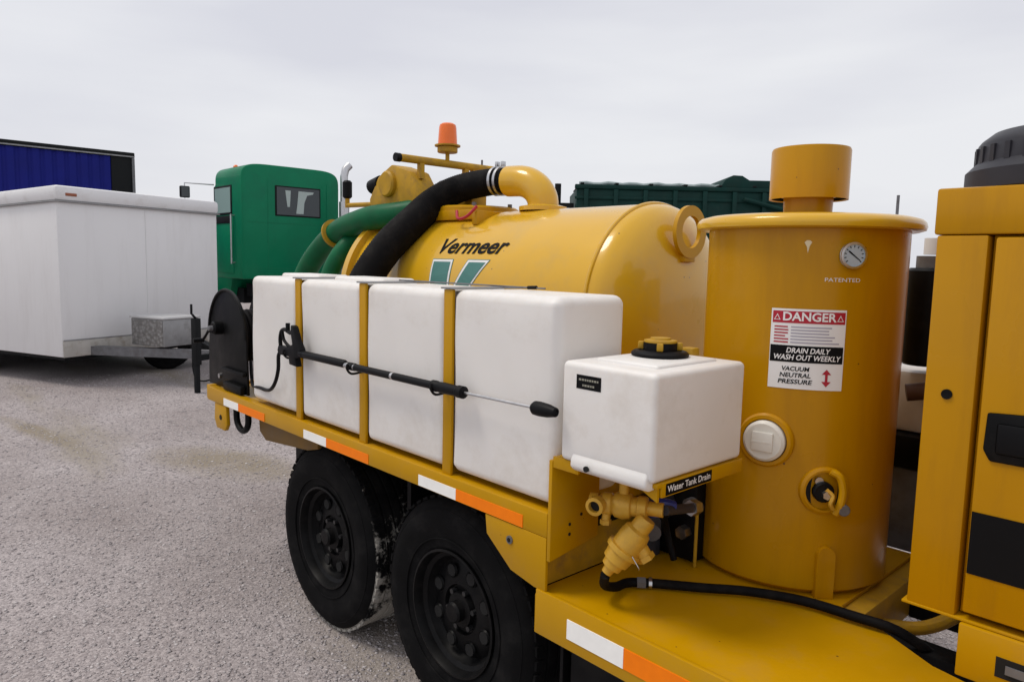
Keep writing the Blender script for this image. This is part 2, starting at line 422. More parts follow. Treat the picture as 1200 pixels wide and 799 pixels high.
# loose stones on the near ground
def stones():
    rng = np.random.default_rng(3)
    N = 90000
    # density falls with distance; the yard to the left of the trailer and under it
    r = 2.2 + (rng.random(N * 3) ** 1.25) * 9.0
    a = rng.uniform(R(86), R(206), N * 3)
    x, y = r * np.cos(a), r * np.sin(a)
    keep = (x < -0.4) & (y > -3.2) & (y < 5)
    x, y, r = x[keep][:N], y[keep][:N], r[keep][:N]
    N = len(x)
    base = np.array([(-1, -1, -1), (1, -1, -1), (1, 1, -1), (-1, 1, -1), (-1, -1, 1), (1, -1, 1), (1, 1, 1), (-1, 1, 1)], float)
    s = (.0020 + .0036 * rng.random(N) ** 3) * (1 + .05 * r)
    V = base[None] * (1 + rng.uniform(-.42, .42, (N, 8, 3))) * s[:, None, None]
    V *= rng.uniform(.7, 1.25, (N, 1, 3)); V[..., 2] *= .42
    th = rng.uniform(0, 6.28, N); c, sn = np.cos(th)[:, None], np.sin(th)[:, None]
    X = V[..., 0] * c - V[..., 1] * sn; Y = V[..., 0] * sn + V[..., 1] * c
    V = np.stack([X + x[:, None], Y + y[:, None], V[..., 2] + (s * .22)[:, None]], -1).reshape(-1, 3)
    F = np.array([(0, 3, 2, 1), (4, 5, 6, 7), (0, 1, 5, 4), (1, 2, 6, 5), (2, 3, 7, 6), (3, 0, 4, 7)])
    F = (F[None] + (np.arange(N) * 8)[:, None, None]).reshape(-1)
    me = bpy.data.meshes.new('loose_gravel')
    me.vertices.add(len(V)); me.vertices.foreach_set('co', V.ravel())
    me.loops.add(len(F)); me.loops.foreach_set('vertex_index', F.astype(np.int32))
    nf = len(F) // 4
    me.polygons.add(nf); me.polygons.foreach_set('loop_start', (np.arange(nf) * 4).astype(np.int32))
    me.update(calc_edges=True)
    at = me.attributes.new('shade', 'FLOAT', 'POINT')
    at.data.foreach_set('value', np.repeat(rng.random(N), 8).astype(np.float32))
    me.materials.append(M_stone)
    o = bpy.data.objects.new('loose_gravel', me); col.objects.link(o)
    tag(o, 'loose pale grey stones lying over the gravel yard', None, None, 'stuff')
stones()

# ================================================================== THE VACUUM TRAILER
VT = thing('vacuum_trailer', 'yellow tandem axle vacuum trailer with round canister, debris tank and engine cabinet', 'trailer', (-1.9, 2.6, 0))
ZU = .93       # upper deck surface
ZL = .697      # lower deck surface
Y0 = 1.45      # near side plane

# upper deck and rail
b = MB()
b.box(-4.0, -1.405, 1.502, 3.75, .90, ZU, M_y, .003)
b.build('upper_deck', VT)
b = MB()
b.box(-4.02, -1.40, Y0, 1.50, .862, .936, M_y, .004)
b.build('side_rail', VT)
b = MB(); b.box(-4.02, -1.40, 3.752, 3.80, .862, .936, M_y, .004); b.build('side_rail', VT)
b = MB(); b.box(-4.06, -4.022, 1.46, 3.79, .862, .94, M_y, .004); b.build('end_rail', VT)
# reflective tape on the rail: white then orange, one pair per strip
for xa, xb, xc in ((-3.79, -3.60, -3.29), (-2.89, -2.69, -2.36), (-2.03, -1.82, -1.50)):
    b = MB(); b.box(xa, xb, Y0 - .0022, Y0 + .001, .866, .904, M_wref); b.build('white_reflective_strip', VT)
    b = MB(); b.box(xb + .001, xc, Y0 - .0022, Y0 + .001, .866, .904, M_orange)
    b.build('orange_reflective_strip', VT)
# bracket tab, D ring at the far end of the rail
b = MB()
b.prism([(-3.93, .86), (-3.78, .86), (-3.77, .76), (-3.80, .725), (-3.91, .725), (-3.94, .77)], 'xz', 1.455, 1.475, M_y, .002)
b.cyl((-3.85, 1.452, .79), (-3.85, 1.457, .79), .014, M_dark, 14)
b.build('corner_tab', VT)
b = MB()
pts = [(-3.65 + .075 * math.cos(a), 1.49, .815 + .065 * math.sin(a)) for a in [R(q) for q in range(180, 361, 15)]]
b.tube([(-3.725, 1.49, .87)] + pts + [(-3.575, 1.49, .87)], .016, M_blkp)
b.build('tie_down_ring', VT)
# storage box / fender skirt under the rail
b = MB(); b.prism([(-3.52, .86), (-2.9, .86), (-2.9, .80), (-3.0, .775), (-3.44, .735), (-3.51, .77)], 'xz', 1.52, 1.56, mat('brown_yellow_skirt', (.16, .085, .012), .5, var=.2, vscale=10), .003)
b.build('fender_skirt', VT)
# black fender plates added to keep gaps behind the wheels dark, and chassis
b = MB()
b.box(-4.0, -1.42, 1.60, 1.96, .835, .862, M_blkp)
b.box(-4.0, -1.42, 1.955, 1.975, .30, .835, M_blkp)
b.box(-1.434, -1.422, 1.56, 1.97, .30, .68, M_blkp)
b.box(-2.345, -2.32, 1.62, 1.95, .50, .83, M_blkp)
b.build('dark_fender_backing', VT)
for y in (2.02, 3.18):
    b = MB(); b.box(-4.0, 1.6, y, y + .08, .50, .66, M_blkp, .004); b.build('chassis_beam', VT)
for x in (-3.9, -3.0, -2.02, -1.5, -.2, .8):
    b = MB(); b.box(x, x + .06, 2.101, 3.179, .53, .65, M_blkp, .003)
    b.build('cross_member', VT)
for x in (-2.850, -1.930):
    b = MB(); b.cyl((x, 1.7, .409), (x, 3.5, .409), .045, M_blkp, 14)
    b.build('axle', VT)
# end bracket: side plate and front plates
b = MB()
b.prism([(-1.672, .8615), (-1.664, .80), (-1.55, .718), (-1.448, .700), (-1.402, .700), (-1.402, .8615)], 'xz', Y0 + .0005, Y0 + .012, M_y, .002)
b.cyl((-1.555, Y0 - .004, .812), (-1.555, Y0 + .004, .812), .013, M_grey, 12)
b.cyl((-1.555, Y0 - .006, .812), (-1.555, Y0 + .004, .812), .007, M_dark, 6)
b.build('side_gusset', VT)
b = MB()
b.prism([(1.4505, .795), (1.66, .825), (1.66, 1.094), (1.4505, 1.094)], 'yz', -1.399, -1.386, M_y, .0015)
for (y, z) in ((1.53, .89), (1.58, .91), (1.53, .86)):
    b.cyl((-1.388, y, z), (-1.384, y, z), .005, M_dark, 8)
b.build('front_plate', VT)
b = MB()
b.box(-1.46, -1.436, 1.463, 2.02, .698, .899, M_yd, .002)
b.box(-1.43, -1.42, 1.66, 2.02, .90, 1.085, M_yd, .002)
b.build('bulkhead', VT)

# lower deck
b = MB()
b.prism([(-1.434, Y0), (.9, Y0), (.9, 1.93), (-.35, 1.86), (-.52, 1.90), (-.66, 1.985), (-.80, 2.045), (-.80, 2.62), (-1.434, 2.62)], 'xy', ZL - .012, ZL, M_y, .002)
b.build('lower_deck', VT)
b = MB()
b.box(-1.436, .9, Y0 - .003, Y0 + .012, .566, ZL + .004, M_y, .003)
b.box(-1.436, .9, Y0 + .012, Y0 + .06, .566, .578, M_y, .002)
b.box(-1.440, -1.4365, Y0, 1.60, .566, ZL - .014, M_y)
b.build('lower_side_channel', VT)
b = MB(); b.box(-1.307, -1.106, Y0 - .0055, Y0 - .0025, .600, .657, M_wref); b.build('white_reflective_strip', VT)
b = MB(); b.box(-1.105, -.70, Y0 - .0055, Y0 - .0025, .600, .657, M_orange)
b.build('orange_reflective_strip', VT)
# mud flap / black tank below the lower deck
b = MB(); b.box(-1.40, -.9, 1.56, 1.92, .22, .55, M_blkp, .02); b.build('battery_box', VT)

# tank straps (yellow uprights) with grey caps, rods along the top
for x in (-2.962, -2.425, -1.89):
    b = MB()
    b.box(x - .023, x + .023, 1.462, 1.474, .9362, 1.556, M_y, .002)
    b.box(x - .020, x - .012, 1.474, 1.50, .9362, 1.55, M_y)
    p = b.build('tank_strap', VT)
    b = MB(); b.box(x - .036, x + .036, 1.457, 1.79, 1.557, 1.563, M_alu, .002)
    b.build('strap_cap', p)
b = MB(); b.cyl((-2.5, 1.68, 1.566), (-1.66, 1.68, 1.566), .0028, M_grey, 8)
b.cyl((-1.74, 1.68, 1.566), (-1.70, 1.68, 1.568), .006, M_blkp, 8)
b.build('retaining_rod', VT)

# ------------------------------------------------------------------ wheels
def wheel(x, y, side, treadmat, label=None):
    """side -1: outer face towards -Y. origin at hub centre."""
    RT, W = .412, .255; KR = .412 / .388
    w = thing('wheel', None, None, (x, y, RT - .003)); del_keys = None
    w.parent = VT; w.matrix_parent_inverse = world_of(VT).inverted()
    tag(w, label)
    S = side
    t = MB()
    rr = .388
    prof = [(.205, .016), (.222, .004), (.232, .004), (.262, -.004), (.300, -.010), (.318, -.011), (.330, -.008), (.345, -.004), (.362, .006), (.378, .020), (.386, .036)]
    groove = []
    for c in (.075, .1225, .170):
        groove += [(rr, c - .006), (rr - .009, c - .004), (rr - .009, c + .004), (rr, c + .006)]
    prof2 = prof + groove + [(a, W - h) for a, h in prof[::-1]]
    ms = [M_rub] * (len(prof) - 2) + [treadmat] * (len(groove) + 3) + [M_rub] * (len(prof))
    t.lathe(prof2, (0, 0, 0), (0, -S, 0), M_rub, 72, mats=(ms + [M_rub] * 9)[:len(prof2) - 1])
    # shoulder blocks
    for k in range(54):
        a = 2 * math.pi * k / 54
        for hh in (.020, W - .048):
            T = Matrix.Rotation(a, 4, 'Y')
            t.box(-.014, .014, min(-S * hh, -S * (hh + .028)), max(-S * hh, -S * (hh + .028)), rr - .006, rr + .0035, treadmat, 0, M=T)
    # raised sidewall rings and blank lettering blocks
    for r0 in (.250, .348): t.tube([(r0 * math.cos(2 * math.pi * k / 64), -S * -.0035 if r0 < .3 else -S * -.001, r0 * math.sin(2 * math.pi * k / 64)) for k in range(64)], .003, M_rub, 6, closed=True)
    for v in t.bm.verts: v.co = Vector((v.co.x * KR, v.co.y, v.co.z * KR)) + Vector((x, y, RT - .003))
    t.build('tyre', w, smooth=35)
    rm = MB()
    pr = [(.212, .006), (.214, -.002), (.206, -.004), (.200, .010), (.196, .030), (.182, .040), (.176, .060), (.168, .072), (.150, .062), (.110, .050), (.085, .046), (.080, .060), (.060, .062), (.058, .040), (.040, .036), (0, .036)]
    rm.lathe(pr, (0, 0, 0), (0, -S, 0), M_blkp, 48)
    for k in range(8):      # hand holes
        a = 2 * math.pi * (k + .5) / 8
        c = Vector((.132 * math.cos(a), -S * .054, .132 * math.sin(a)))
        rm.cyl(c, c + Vector((0, S * .010, 0)), .021, M_dark, 14)
        rm.lathe([(.0205, .004), (.0235, .010), (.027, .004)], c, (0, S, 0), M_blkp, 14)
    rm.lathe([(.036, .04), (.036, .012), (.030, .004), (0, .002)], (0, 0, 0), (0, -S, 0), M_blkp, 20)
    rm.cyl((0, -S * .21, 0), (0, -S * .1, 0), .195, M_dark, 32)
    for v in rm.bm.verts: v.co = Vector((v.co.x * KR, v.co.y, v.co.z * KR)) + Vector((x, y, RT - .003))
    rm.build('rim', w)
    for k in range(6):
        a = 2 * math.pi * k / 6 + .2
        c = Vector((x + .071 * math.cos(a), y - S * .062, RT - .003 + .071 * math.sin(a)))
        ln = MB(); ln.cyl(c, c + Vector((0, S * .022, 0)), .010, M_lug, 6)
        ln.build('lug_nut', w)
    return w
# side: outer face towards -Y => S=-1 : -S = +1 pushes the profile to +Y
wheel(-2.850, 1.520, -1, M_mud, 'wheel with pale dried mud on its tread')
wheel(-1.930, 1.520, -1, M_rub)
wheel(-2.850, 3.70, 1, M_rub)
wheel(-1.930, 3.70, 1, M_rub)

# ------------------------------------------------------------------ debris tank
TC = (2.6, 1.45); TR = .46
DT = MB()
prof = [(.0, -3.83), (.15, -3.82), (.30, -3.79), (.40, -3.75), (TR - .01, -3.71), (TR, -3.70), (TR, -1.90)]
DT.lathe(prof, (0, TC[0], TC[1]), (1, 0, 0), M_yt, 96)
dt = DT.build('debris_tank', VT, smooth=40)
b = MB(); b.lathe([(TR - .02, -3.74), (TR + .035, -3.74), (TR + .035, -3.69), (TR - .02, -3.69)], (0, TC[0], TC[1]), (1, 0, 0), M_yt, 96)
b.build('rear_flange', dt)
b = MB(); b.tube([(-1.9, TC[0] + (TR + .001) * math.cos(2 * math.pi * k / 96), TC[1] + (TR + .001) * math.sin(2 * math.pi * k / 96)) for k in range(96)], .009, M_yt, 8, closed=True)
b.build('weld_seam', dt)
b = MB()
b.lathe([(TR, -1.90), (TR - .004, -1.865), (TR - .02, -1.835), (TR - .06, -1.80), (.33, -1.765), (.25, -1.742), (.16, -1.727), (.08, -1.721), (0, -1.72)], (0, TC[0], TC[1]), (1, 0, 0), M_yt, 96)
b.build('domed_head', dt, smooth=60)
b = MB()   # lifting ring: flat plate ring standing on the head
def ringpts(rr, y, z, n=36): return [(y + rr * math.cos(2 * math.pi * k / n), z + rr * math.sin(2 * math.pi * k / n)) for k in range(n)]
o_, i_ = ringpts(.108, 2.585, 1.788), ringpts(.066, 2.585, 1.788)
for xa in (-1.735, -1.717):
    A = [b.bm.verts.new((xa, *p)) for p in o_]; Bv = [b.bm.verts.new((xa, *p)) for p in i_]
    for k in range(36): b.bm.faces.new((A[k], A[(k + 1) % 36], Bv[(k + 1) % 36], Bv[k]))
    if xa < -1.72: A0, B0 = A, Bv
for k in range(36):
    b.bm.faces.new((A0[k], A0[(k + 1) % 36], A[(k + 1) % 36], A[k])); b.bm.faces.new((B0[k], Bv[k], Bv[(k + 1) % 36], B0[(k + 1) % 36]))
b.mi(M_y)
bmesh.ops.bevel(b.bm, geom=[e for e in b.bm.edges if e.calc_face_angle(0) > 1], offset=.004, segments=2, affect='EDGES')
b.box(-1.80, -1.72, 2.545, 2.625, 1.665, 1.70, M_y, .004)
b.build('lifting_ring', dt, fixn=True)
# top hatch, collar, supports under the tank
b = MB()
b.lathe([(.20, .0), (.20, .10), (.235, .105), (.235, .13), (.22, .14), (0, .155)], (-3.12, 2.60, 1.80), (0, 0, 1), M_y, 40)
for k in range(6):
    a = k * math.pi / 3 + .3
    c = Vector((-3.12 + .215 * math.cos(a), 2.60 + .215 * math.sin(a), 1.935))
    b.cyl(c, c + Vector((0, 0, .02)), .012, M_grey, 6)
b.build('hatch_collar', dt)
b = MB()   # hinge arms and clamps beside the hatch
b.box(-3.30, -2.86, 2.36, 2.39, 1.86, 1.91, M_y, .004)
b.box(-2.83, -2.79, 2.33, 2.55, 1.83, 1.90, M_y, .005)
b.tube(catmull([(-2.95, 2.33, 1.90), (-2.9, 2.30, 1.86), (-2.83, 2.30, 1.87), (-2.79, 2.33, 1.92)], 5), .008, M_print_r, 8)
b.cyl((-3.32, 2.375, 1.885), (-3.20, 2.375, 1.885), .022, M_blkp, 12)
b.build('hatch_hinge', dt)
for x in (-3.4, -2.2):
    b = MB(); b.box(x, x + .08, 2.25, 2.95, ZU + .001, 1.05, M_y, .004)
    b.build('tank_saddle', VT)
def on_tank(x, s, d=.0015):        # s = arc length measured up from the horizontal
    a = s / TR
    return (x, TC[0] - (TR + d) * math.cos(a), TC[1] + (TR + d) * math.sin(a))
b = MB()
a0 = R(35.0) * TR
for s_, dd in ((0, .0022),):
    b.text('Vermeer', .125, lambda u, v: on_tank(-2.71 + u, a0 + v + .004, dd), M_print_k, width=.50, shear=.30, bold=.0030)
b.build('maker_lettering', dt, smooth=0)
b = MB()
def poly_on_tank(pts, d, m):
    bm2 = bmesh.new(); f = bm2.faces.new([bm2.verts.new((x, z, 0)) for x, z in pts])
    for _ in range(6):
        bmesh.ops.subdivide_edges(bm2, edges=[e for e in bm2.edges if e.calc_length() > .03], cuts=1)
    bmesh.ops.triangulate(bm2, faces=bm2.faces)
    ii = b.mi(m); vm = {v: b.bm.verts.new(on_tank(v.co.x, v.co.y, d)) for v in bm2.verts}
    for f in bm2.faces: nf = b.bm.faces.new([vm[v] for v in f.verts]); nf.material_index = ii
s1, s0 = R(24.5) * TR, R(-6) * TR
def logo(g, d, m):
    poly_on_tank([(-2.935 - g, s1 + g), (-2.805 + g, s1 + g), (-2.775 + g, s0), (-2.90 - g, s0)], d, m)
    poly_on_tank([(-2.755 - g, s1 - .19), (-2.66 - g, s1 + g), (-2.545 + 1.6 * g, s1 + g), (-2.715 + g, s0), (-2.75 - g, s0)], d + .0003, m)
logo(.018, .0012, M_teal); logo(.014, .0022, M_print_w); logo(.002, .0034, M_teal)
b.build('maker_emblem', dt, smooth=0)

# elbow on the tank top
b = MB()
pts = [(-2.60, 2.60, 1.86), (-2.60, 2.60, 1.93)]
for q in range(0, 96, 8):
    a = R(q); pts.append((-2.76 + .16 * math.cos(a), 2.60 - .04 * math.sin(a / 2), 1.945 + .115 * math.sin(a)))
pts.append((-2.82, 2.565, 2.062))
b.tube(pts, .078, M_yt, 24)
b.lathe([(.078, 0), (.12, 0), (.12, .02), (.078, .03)], (-2.60, 2.60, 1.905), (0, 0, 1), M_yt, 30)
b.build('outlet_elbow', dt, smooth=50)

# boom mount and crossbar
b = MB()
b.lathe([(.0, 0), (.15, 0), (.15, .05), (.11, .08), (.10, .17), (.12, .19), (.12, .22), (0, .23)], (-3.55, 2.60, 1.86), (0, 0, 1), M_yd, 28)
b.prism([(-3.80, 1.92), (-3.36, 1.90), (-3.30, 1.99), (-3.42, 2.14), (-3.60, 2.19), (-3.74, 2.13), (-3.84, 2.0)], 'xz', 2.36, 2.50, M_yd, .012)
b.cyl((-3.62, 2.33, 2.08), (-3.62, 2.53, 2.08), .075, M_yd, 24, bev=.01)
b.cyl((-3.86, 2.40, 2.08), (-3.76, 2.40, 2.10), .045, M_blkp, 16)
b.cyl((-3.42, 2.60, 2.05), (-3.25, 2.60, 2.06), .06, M_grey, 16)
b.box(-3.50, -3.10, 2.55, 2.66, 1.90, 2.02, M_yd, .01)
b.prism([(-3.50, 2.02), (-3.05, 1.93), (-3.02, 1.88), (-3.5, 1.9)], 'xz', 2.40, 2.46, M_yd, .006)
b.build('boom_mount', VT)
b = MB()
b.cyl((-3.385, 2.27, 2.20), (-3.385, 2.95, 2.20), .022, M_yd, 16)
b.cyl((-3.385, 2.245, 2.20), (-3.385, 2.275, 2.20), .024, M_blk, 16)
b.box(-3.40, -3.37, 2.40, 2.43, 2.10, 2.185, M_yd)
b.box(-3.40, -3.37, 2.72, 2.75, 1.90, 2.185, M_yd)
b.box(-3.40, -3.37, 2.78, 2.80, 1.90, 2.185, M_yd)
b.cyl((-3.385, 2.86, 2.215), (-3.385, 2.86, 2.25), .006, M_grey, 8)
b.build('boom_crossbar', VT)
b = MB()
b.cyl((-4.42, 2.55, 2.005), (-3.70, 2.55, 1.99), .016, M_yd, 12)
b.cyl((-4.42, 2.55, 1.99), (-4.42, 2.55, 2.06), .016, M_yd, 12)
b.cyl((-4.42, 2.55, 2.05), (-4.42, 2.55, 2.17), .032, M_blk, 16, bev=.012)
b.build('boom_handle', VT)
# beacon
bc = MB()
bc.cyl((-3.385, 2.60, 2.215), (-3.385, 2.60, 2.265), .012, M_yd, 12)
bc.cyl((-3.385, 2.60, 2.262), (-3.385, 2.60, 2.296), .058, M_yd, 28, bev=.004)
bc.cyl((-3.385, 2.60, 2.297), (-3.385, 2.60, 2.305), .074, M_yd, 28)
beacon = bc.build('beacon', VT)
b = MB(); b.lathe([(.056, 0), (.055, .02), (.050, .095), (.046, .112), (.034, .120), (0, .122)], (-3.385, 2.60, 2.3055), (0, 0, 1), M_amber, 28)
b.cyl((-3.385, 2.6, 2.31), (-3.385, 2.6, 2.38), .026, mat('orange_core', (.5, .08, .01), .4), 16)
b.build('beacon_lens', beacon)

# ------------------------------------------------------------------ canister
CC = Vector((-1.079, 2.262)); CR = .296
b = MB()
b.lathe([(0, .698), (CR - .02, .698), (CR, .715), (CR, 1.768)], (CC.x, CC.y, 0), (0, 0, 1), M_yc, 96)
can = b.build('canister', VT, smooth=40)
b = MB()
b.lathe([(.29, 1.765), (.318, 1.763), (.334, 1.768), (.337, 1.778), (.334, 1.790), (.325, 1.799), (.30, 1.806), (.2, 1.812), (0, 1.816)], (CC.x, CC.y, 0), (0, 0, 1), M_yt, 96)
b.build('canister_lid', can, smooth=50)
b = MB()
b.lathe([(.072, 1.812), (.074, 1.87), (.09, 1.875)], (CC.x, CC.y, 0), (0, 0, 1), M_yc, 48)
b.lathe([(.110, 1.867), (.117, 1.864), (.117, 2.013), (.114, 2.020), (.110, 2.020), (.110, 1.99), (0, 1.985)], (CC.x, CC.y, 0), (0, 0, 1), M_yc, 64)
b.lathe([(.1095, 1.868), (.1095, 1.98)], (CC.x, CC.y, 0), (0, 0, 1), M_dark, 48)
b.build('vent_cap', can, smooth=40)
def on_can(az, z, d=.0): a = R(az); return Vector((CC.x + (CR + d) * math.cos(a), CC.y + (CR + d) * math.sin(a), z))
def canfn(az0, z0, d): # flat (u,v) -> canister surface
    return lambda u, v: on_can(az0 + math.degrees(u / CR), z0 + v, d)
# gauge
n_ = Vector((math.cos(R(-40)), math.sin(R(-40)), 0)); c_ = on_can(-40, 1.688)
b = MB()
b.cyl(c_ - n_ * .01, c_ + n_ * .008, .0365, M_steel, 32, bev=.004)
b.lathe([(.037, .008), (.037, .013), (.031, .014), (.031, .010)], c_, n_, M_steel, 32)
u_ = Vector((-n_.y, n_.x, 0)); 
b.lathe([(.031, .0105), (0, .0105)], c_, n_, mat('gauge_dial', (.42, .50, .56), .3), 32)
up = Vector((0, 0, 1)); cf = c_ + n_ * .0112
def gp(a, r): return cf + (u_ * math.cos(a) + up * math.sin(a)) * r
for k in range(11):
    a = R(-40 + k * 26); w = .0012; t = (u_ * -math.sin(a) + up * math.cos(a)) * w
    b.flat([gp(a, .022) - t, gp(a, .028) - t, gp(a, .028) + t, gp(a, .022) + t], M_print_k)
a = R(-38); t = (u_ * -math.sin(a) + up * math.cos(a)) * .0022
cf = c_ + n_ * .0118
b.flat([gp(a + math.pi, .020) - t, gp(a, .022) - t * .5, gp(a, .022) + t * .5, gp(a + math.pi, .020) + t], M_print_k)
b.build('pressure_gauge', can)
b = MB(); b.text('PATENTED', .0155, canfn(-44, 1.619, .0008), M_print_w, width=.098); b.build('patented_lettering', can, smooth=0)
# danger sign
b = MB()
azc = -60.2; half = .1005
f1, f2, f3 = canfn(azc, 1.4205, .0012), canfn(azc, 1.4205, .0018), canfn(azc, 1.4205, .0024)
def rect(fn, u0, u1, v0, v1, m, nu=16): b.sheet(fn, u0, u1, v0, v1, nu, 1, m)
rect(f1, -half, half, -.1145, .1145, M_print_w, 24)
rect(f2, -half + .004, half - .003, .074, .108, M_print_r)
rect(f2, -half + .002, half - .003, -.038, .010, M_print_k)
b.text('DANGER', .034, lambda u, v: f3(u + .001, v + .0915), M_print_w, width=.142, bold=.0008)
for sx in (-1, 1):
    b.flat([f3(sx * .084 - .009, .082), f3(sx * .084 + .009, .082), f3(sx * .084, .100)], M_print_w)
    b.flat([canfn(azc, 1.4205, .0029)(sx * .084 - .006, .084), canfn(azc, 1.4205, .0029)(sx * .084 + .006, .084), canfn(azc, 1.4205, .0029)(sx * .084, .096)], M_print_r)
b.text('DRAIN DAILY', .021, lambda u, v: f3(u + .002, v - .0045), M_print_w, width=.118, shear=.2, bold=.0004)
b.text('WASH OUT WEEKLY', .021, lambda u, v: f3(u, v - .0245), M_print_w, width=.180, shear=.2, bold=.0004)
for k, wd in enumerate((('VACUUM'), ('NEUTRAL'), ('PRESSURE'))):
    b.text(wd, .0175, lambda u, v: f3(u - .028, v - .057 - .0185 * k), M_print_k, width=.074 + .009 * k, shear=.15, bold=.0004)
rng = random.Random(5)
for k in range(6):
    v = .063 - k * .0088
    rect(f2, -half + .010, -half + .010 + rng.uniform(.030, .040), v - .002, v + .002, M_print_r, 3)
    rect(f2, -half + .055, half - .012 - rng.uniform(0, .035), v - .0017, v + .0017, M_print_g, 8)
ar = [(-.003, -.014), (.003, -.014), (.003, .014), (-.003, .014)]
b.flat([f3(.056 + u, -.079 + v) for u, v in [(-.0035, -.012), (.0035, -.012), (.0035, .012), (-.0035, .012)]], M_print_r)
b.flat([f3(.056 + u, -.079 + v) for u, v in [(-.013, .010), (.013, .010), (0, .025)]], M_print_r)
b.flat([f3(.056 + u, -.079 + v) for u, v in [(-.013, -.010), (0, -.025), (.013, -.010)]], M_print_r)
b.build('danger_sign', can, smooth=40)
# white sight cap
def oncan_axis(az): return Vector((math.cos(R(az)), math.sin(R(az)), 0))
n_ = oncan_axis(-79.0); c_ = on_can(-79.0, 1.147)
b = MB()
b.lathe([(.082, -.02), (.080, .002), (.074, .009), (.064, .010), (.064, -.01)], c_, n_, M_yc, 40)
b.build('sight_port_rim', can)
b = MB()
b.cyl(c_ - n_ * .01, c_ + n_ * .026, .060, mat('white_cap_plastic', (.74, .72, .66), .4, var=.05, vscale=20), 40, bev=.008)
T = Matrix.Translation(c_ + n_ * .026) @ Matrix((Vector((-n_.y, n_.x, 0)), n_, Vector((0, 0, 1)))).transposed().to_4x4()
mwc = b.mats[0]
b.box(-.03, .03, -.002, .010, -.028, .028, mwc, .003, M=T)
b.box(-.030, .026, .0102, .0112, -.002, .002, mwc, M=T)
b.build('sight_port_cap', can)
# side valve
n_ = oncan_axis(-46); c_ = on_can(-46, 1.015); u_ = Vector((-n_.y, n_.x, 0))
b = MB()
b.lathe([(.074, -.02), (.070, .004), (.062, .009), (.056, .009), (.053, -.002), (0, -.004)], c_, n_, M_yc, 36, mats=[M_yc, M_yc, M_yc, M_yc, M_dark])
vp = b.build('drain_port', can)
T = Matrix.Translation(c_) @ Matrix((u_, n_, Vector((0, 0, 1)))).transposed().to_4x4()
b = MB()
b.cyl(T @ Vector((-.008, 0, 0)), T @ Vector((-.008, .022, 0)), .030, M_blkp, 16, bev=.004)
b.cyl(T @ Vector((-.02, .004, .03)), T @ Vector((-.02, .012, .03)), .012, M_steel, 10)
b.cyl(T @ Vector((-.004, .02, -.004)), T @ Vector((-.004, .036, -.004)), .013, M_steel, 6)
b.tube([T @ Vector(p) for p in catmull([(-.006, .030, .012), (.010, .038, -.004), (.004, .040, -.026), (.012, .038, -.042)], 5)], .006, M_brass, 8)
b.tube([T @ Vector(p) for p in catmull([(.008, .018, .062), (.030, .026, .048), (.040, .030, .010), (.036, .030, -.030), (.024, .026, -.060)], 6)], .011, M_y, 10)
b.cyl(T @ Vector((.045, .01, -.045)), T @ Vector((.045, .04, -.045)), .017, M_grey, 14, bev=.003)
b.build('port_latch', can)
# foot lug, paint chip
n_ = oncan_axis(-43.5)
b = MB()
T = Matrix.Translation(on_can(-43.5, .698)) @ Matrix((Vector((-n_.y, n_.x, 0)), n_, Vector((0, 0, 1)))).transposed().to_4x4()
bm2 = bmesh.new()
po = [(-.026, 0), (.026, 0), (.026, .125)] + [(.026 * math.cos(R(q)), .125 + .028 * math.sin(R(q))) for q in range(15, 166, 15)] + [(-.026, .125)]
A = [bm2.verts.new((x, -.01, z)) for x, z in po]; B_ = [bm2.verts.new((x, .016, z)) for x, z in po]
bm2.faces.new(A); bm2.faces.new(B_[::-1])
for k in range(len(po)): bm2.faces.new((A[k], B_[k], B_[(k + 1) % len(po)], A[(k + 1) % len(po)]))
bmesh.ops.recalc_face_normals(bm2, faces=bm2.faces)
b._merge(bm2, M_yc, T); b.build('foot_lug', can)
b = MB(); ff = canfn(-63, 1.714, .0008)
b.flat([ff(-.010, .008), ff(-.004, .014), ff(.004, .014), ff(.010, .009), ff(.004, -.002), ff(0, -.022), ff(-.003, -.004)][::-1], mat('bare_primer', (.72, .62, .40), .5))
b.build('paint_chip', can, smooth=0)
# pipe and plumbing left of the canister
b = MB()
b.cyl((-1.36, 2.02, .70), (-1.36, 2.02, .93), .012, M_grey, 12)
b.cyl((-1.40, 1.93, .70), (-1.40, 1.93, .84), .045, M_dgrey, 18)
b.cyl((-1.33, 1.86, .80), (-1.42, 1.98, .82), .03, M_grey, 14)
b.cyl((-1.37, 1.9, .88), (-1.33, 1.97, .97), .025, M_dgrey, 14)
b.tube(catmull([(-1.26, 1.78, .93), (-1.32, 1.85, .94), (-1.38, 1.92, .90), (-1.38, 1.96, .80), (-1.3, 2.0, .74)], 6), .016, M_blk, 10)
b.build('plumbing', VT)

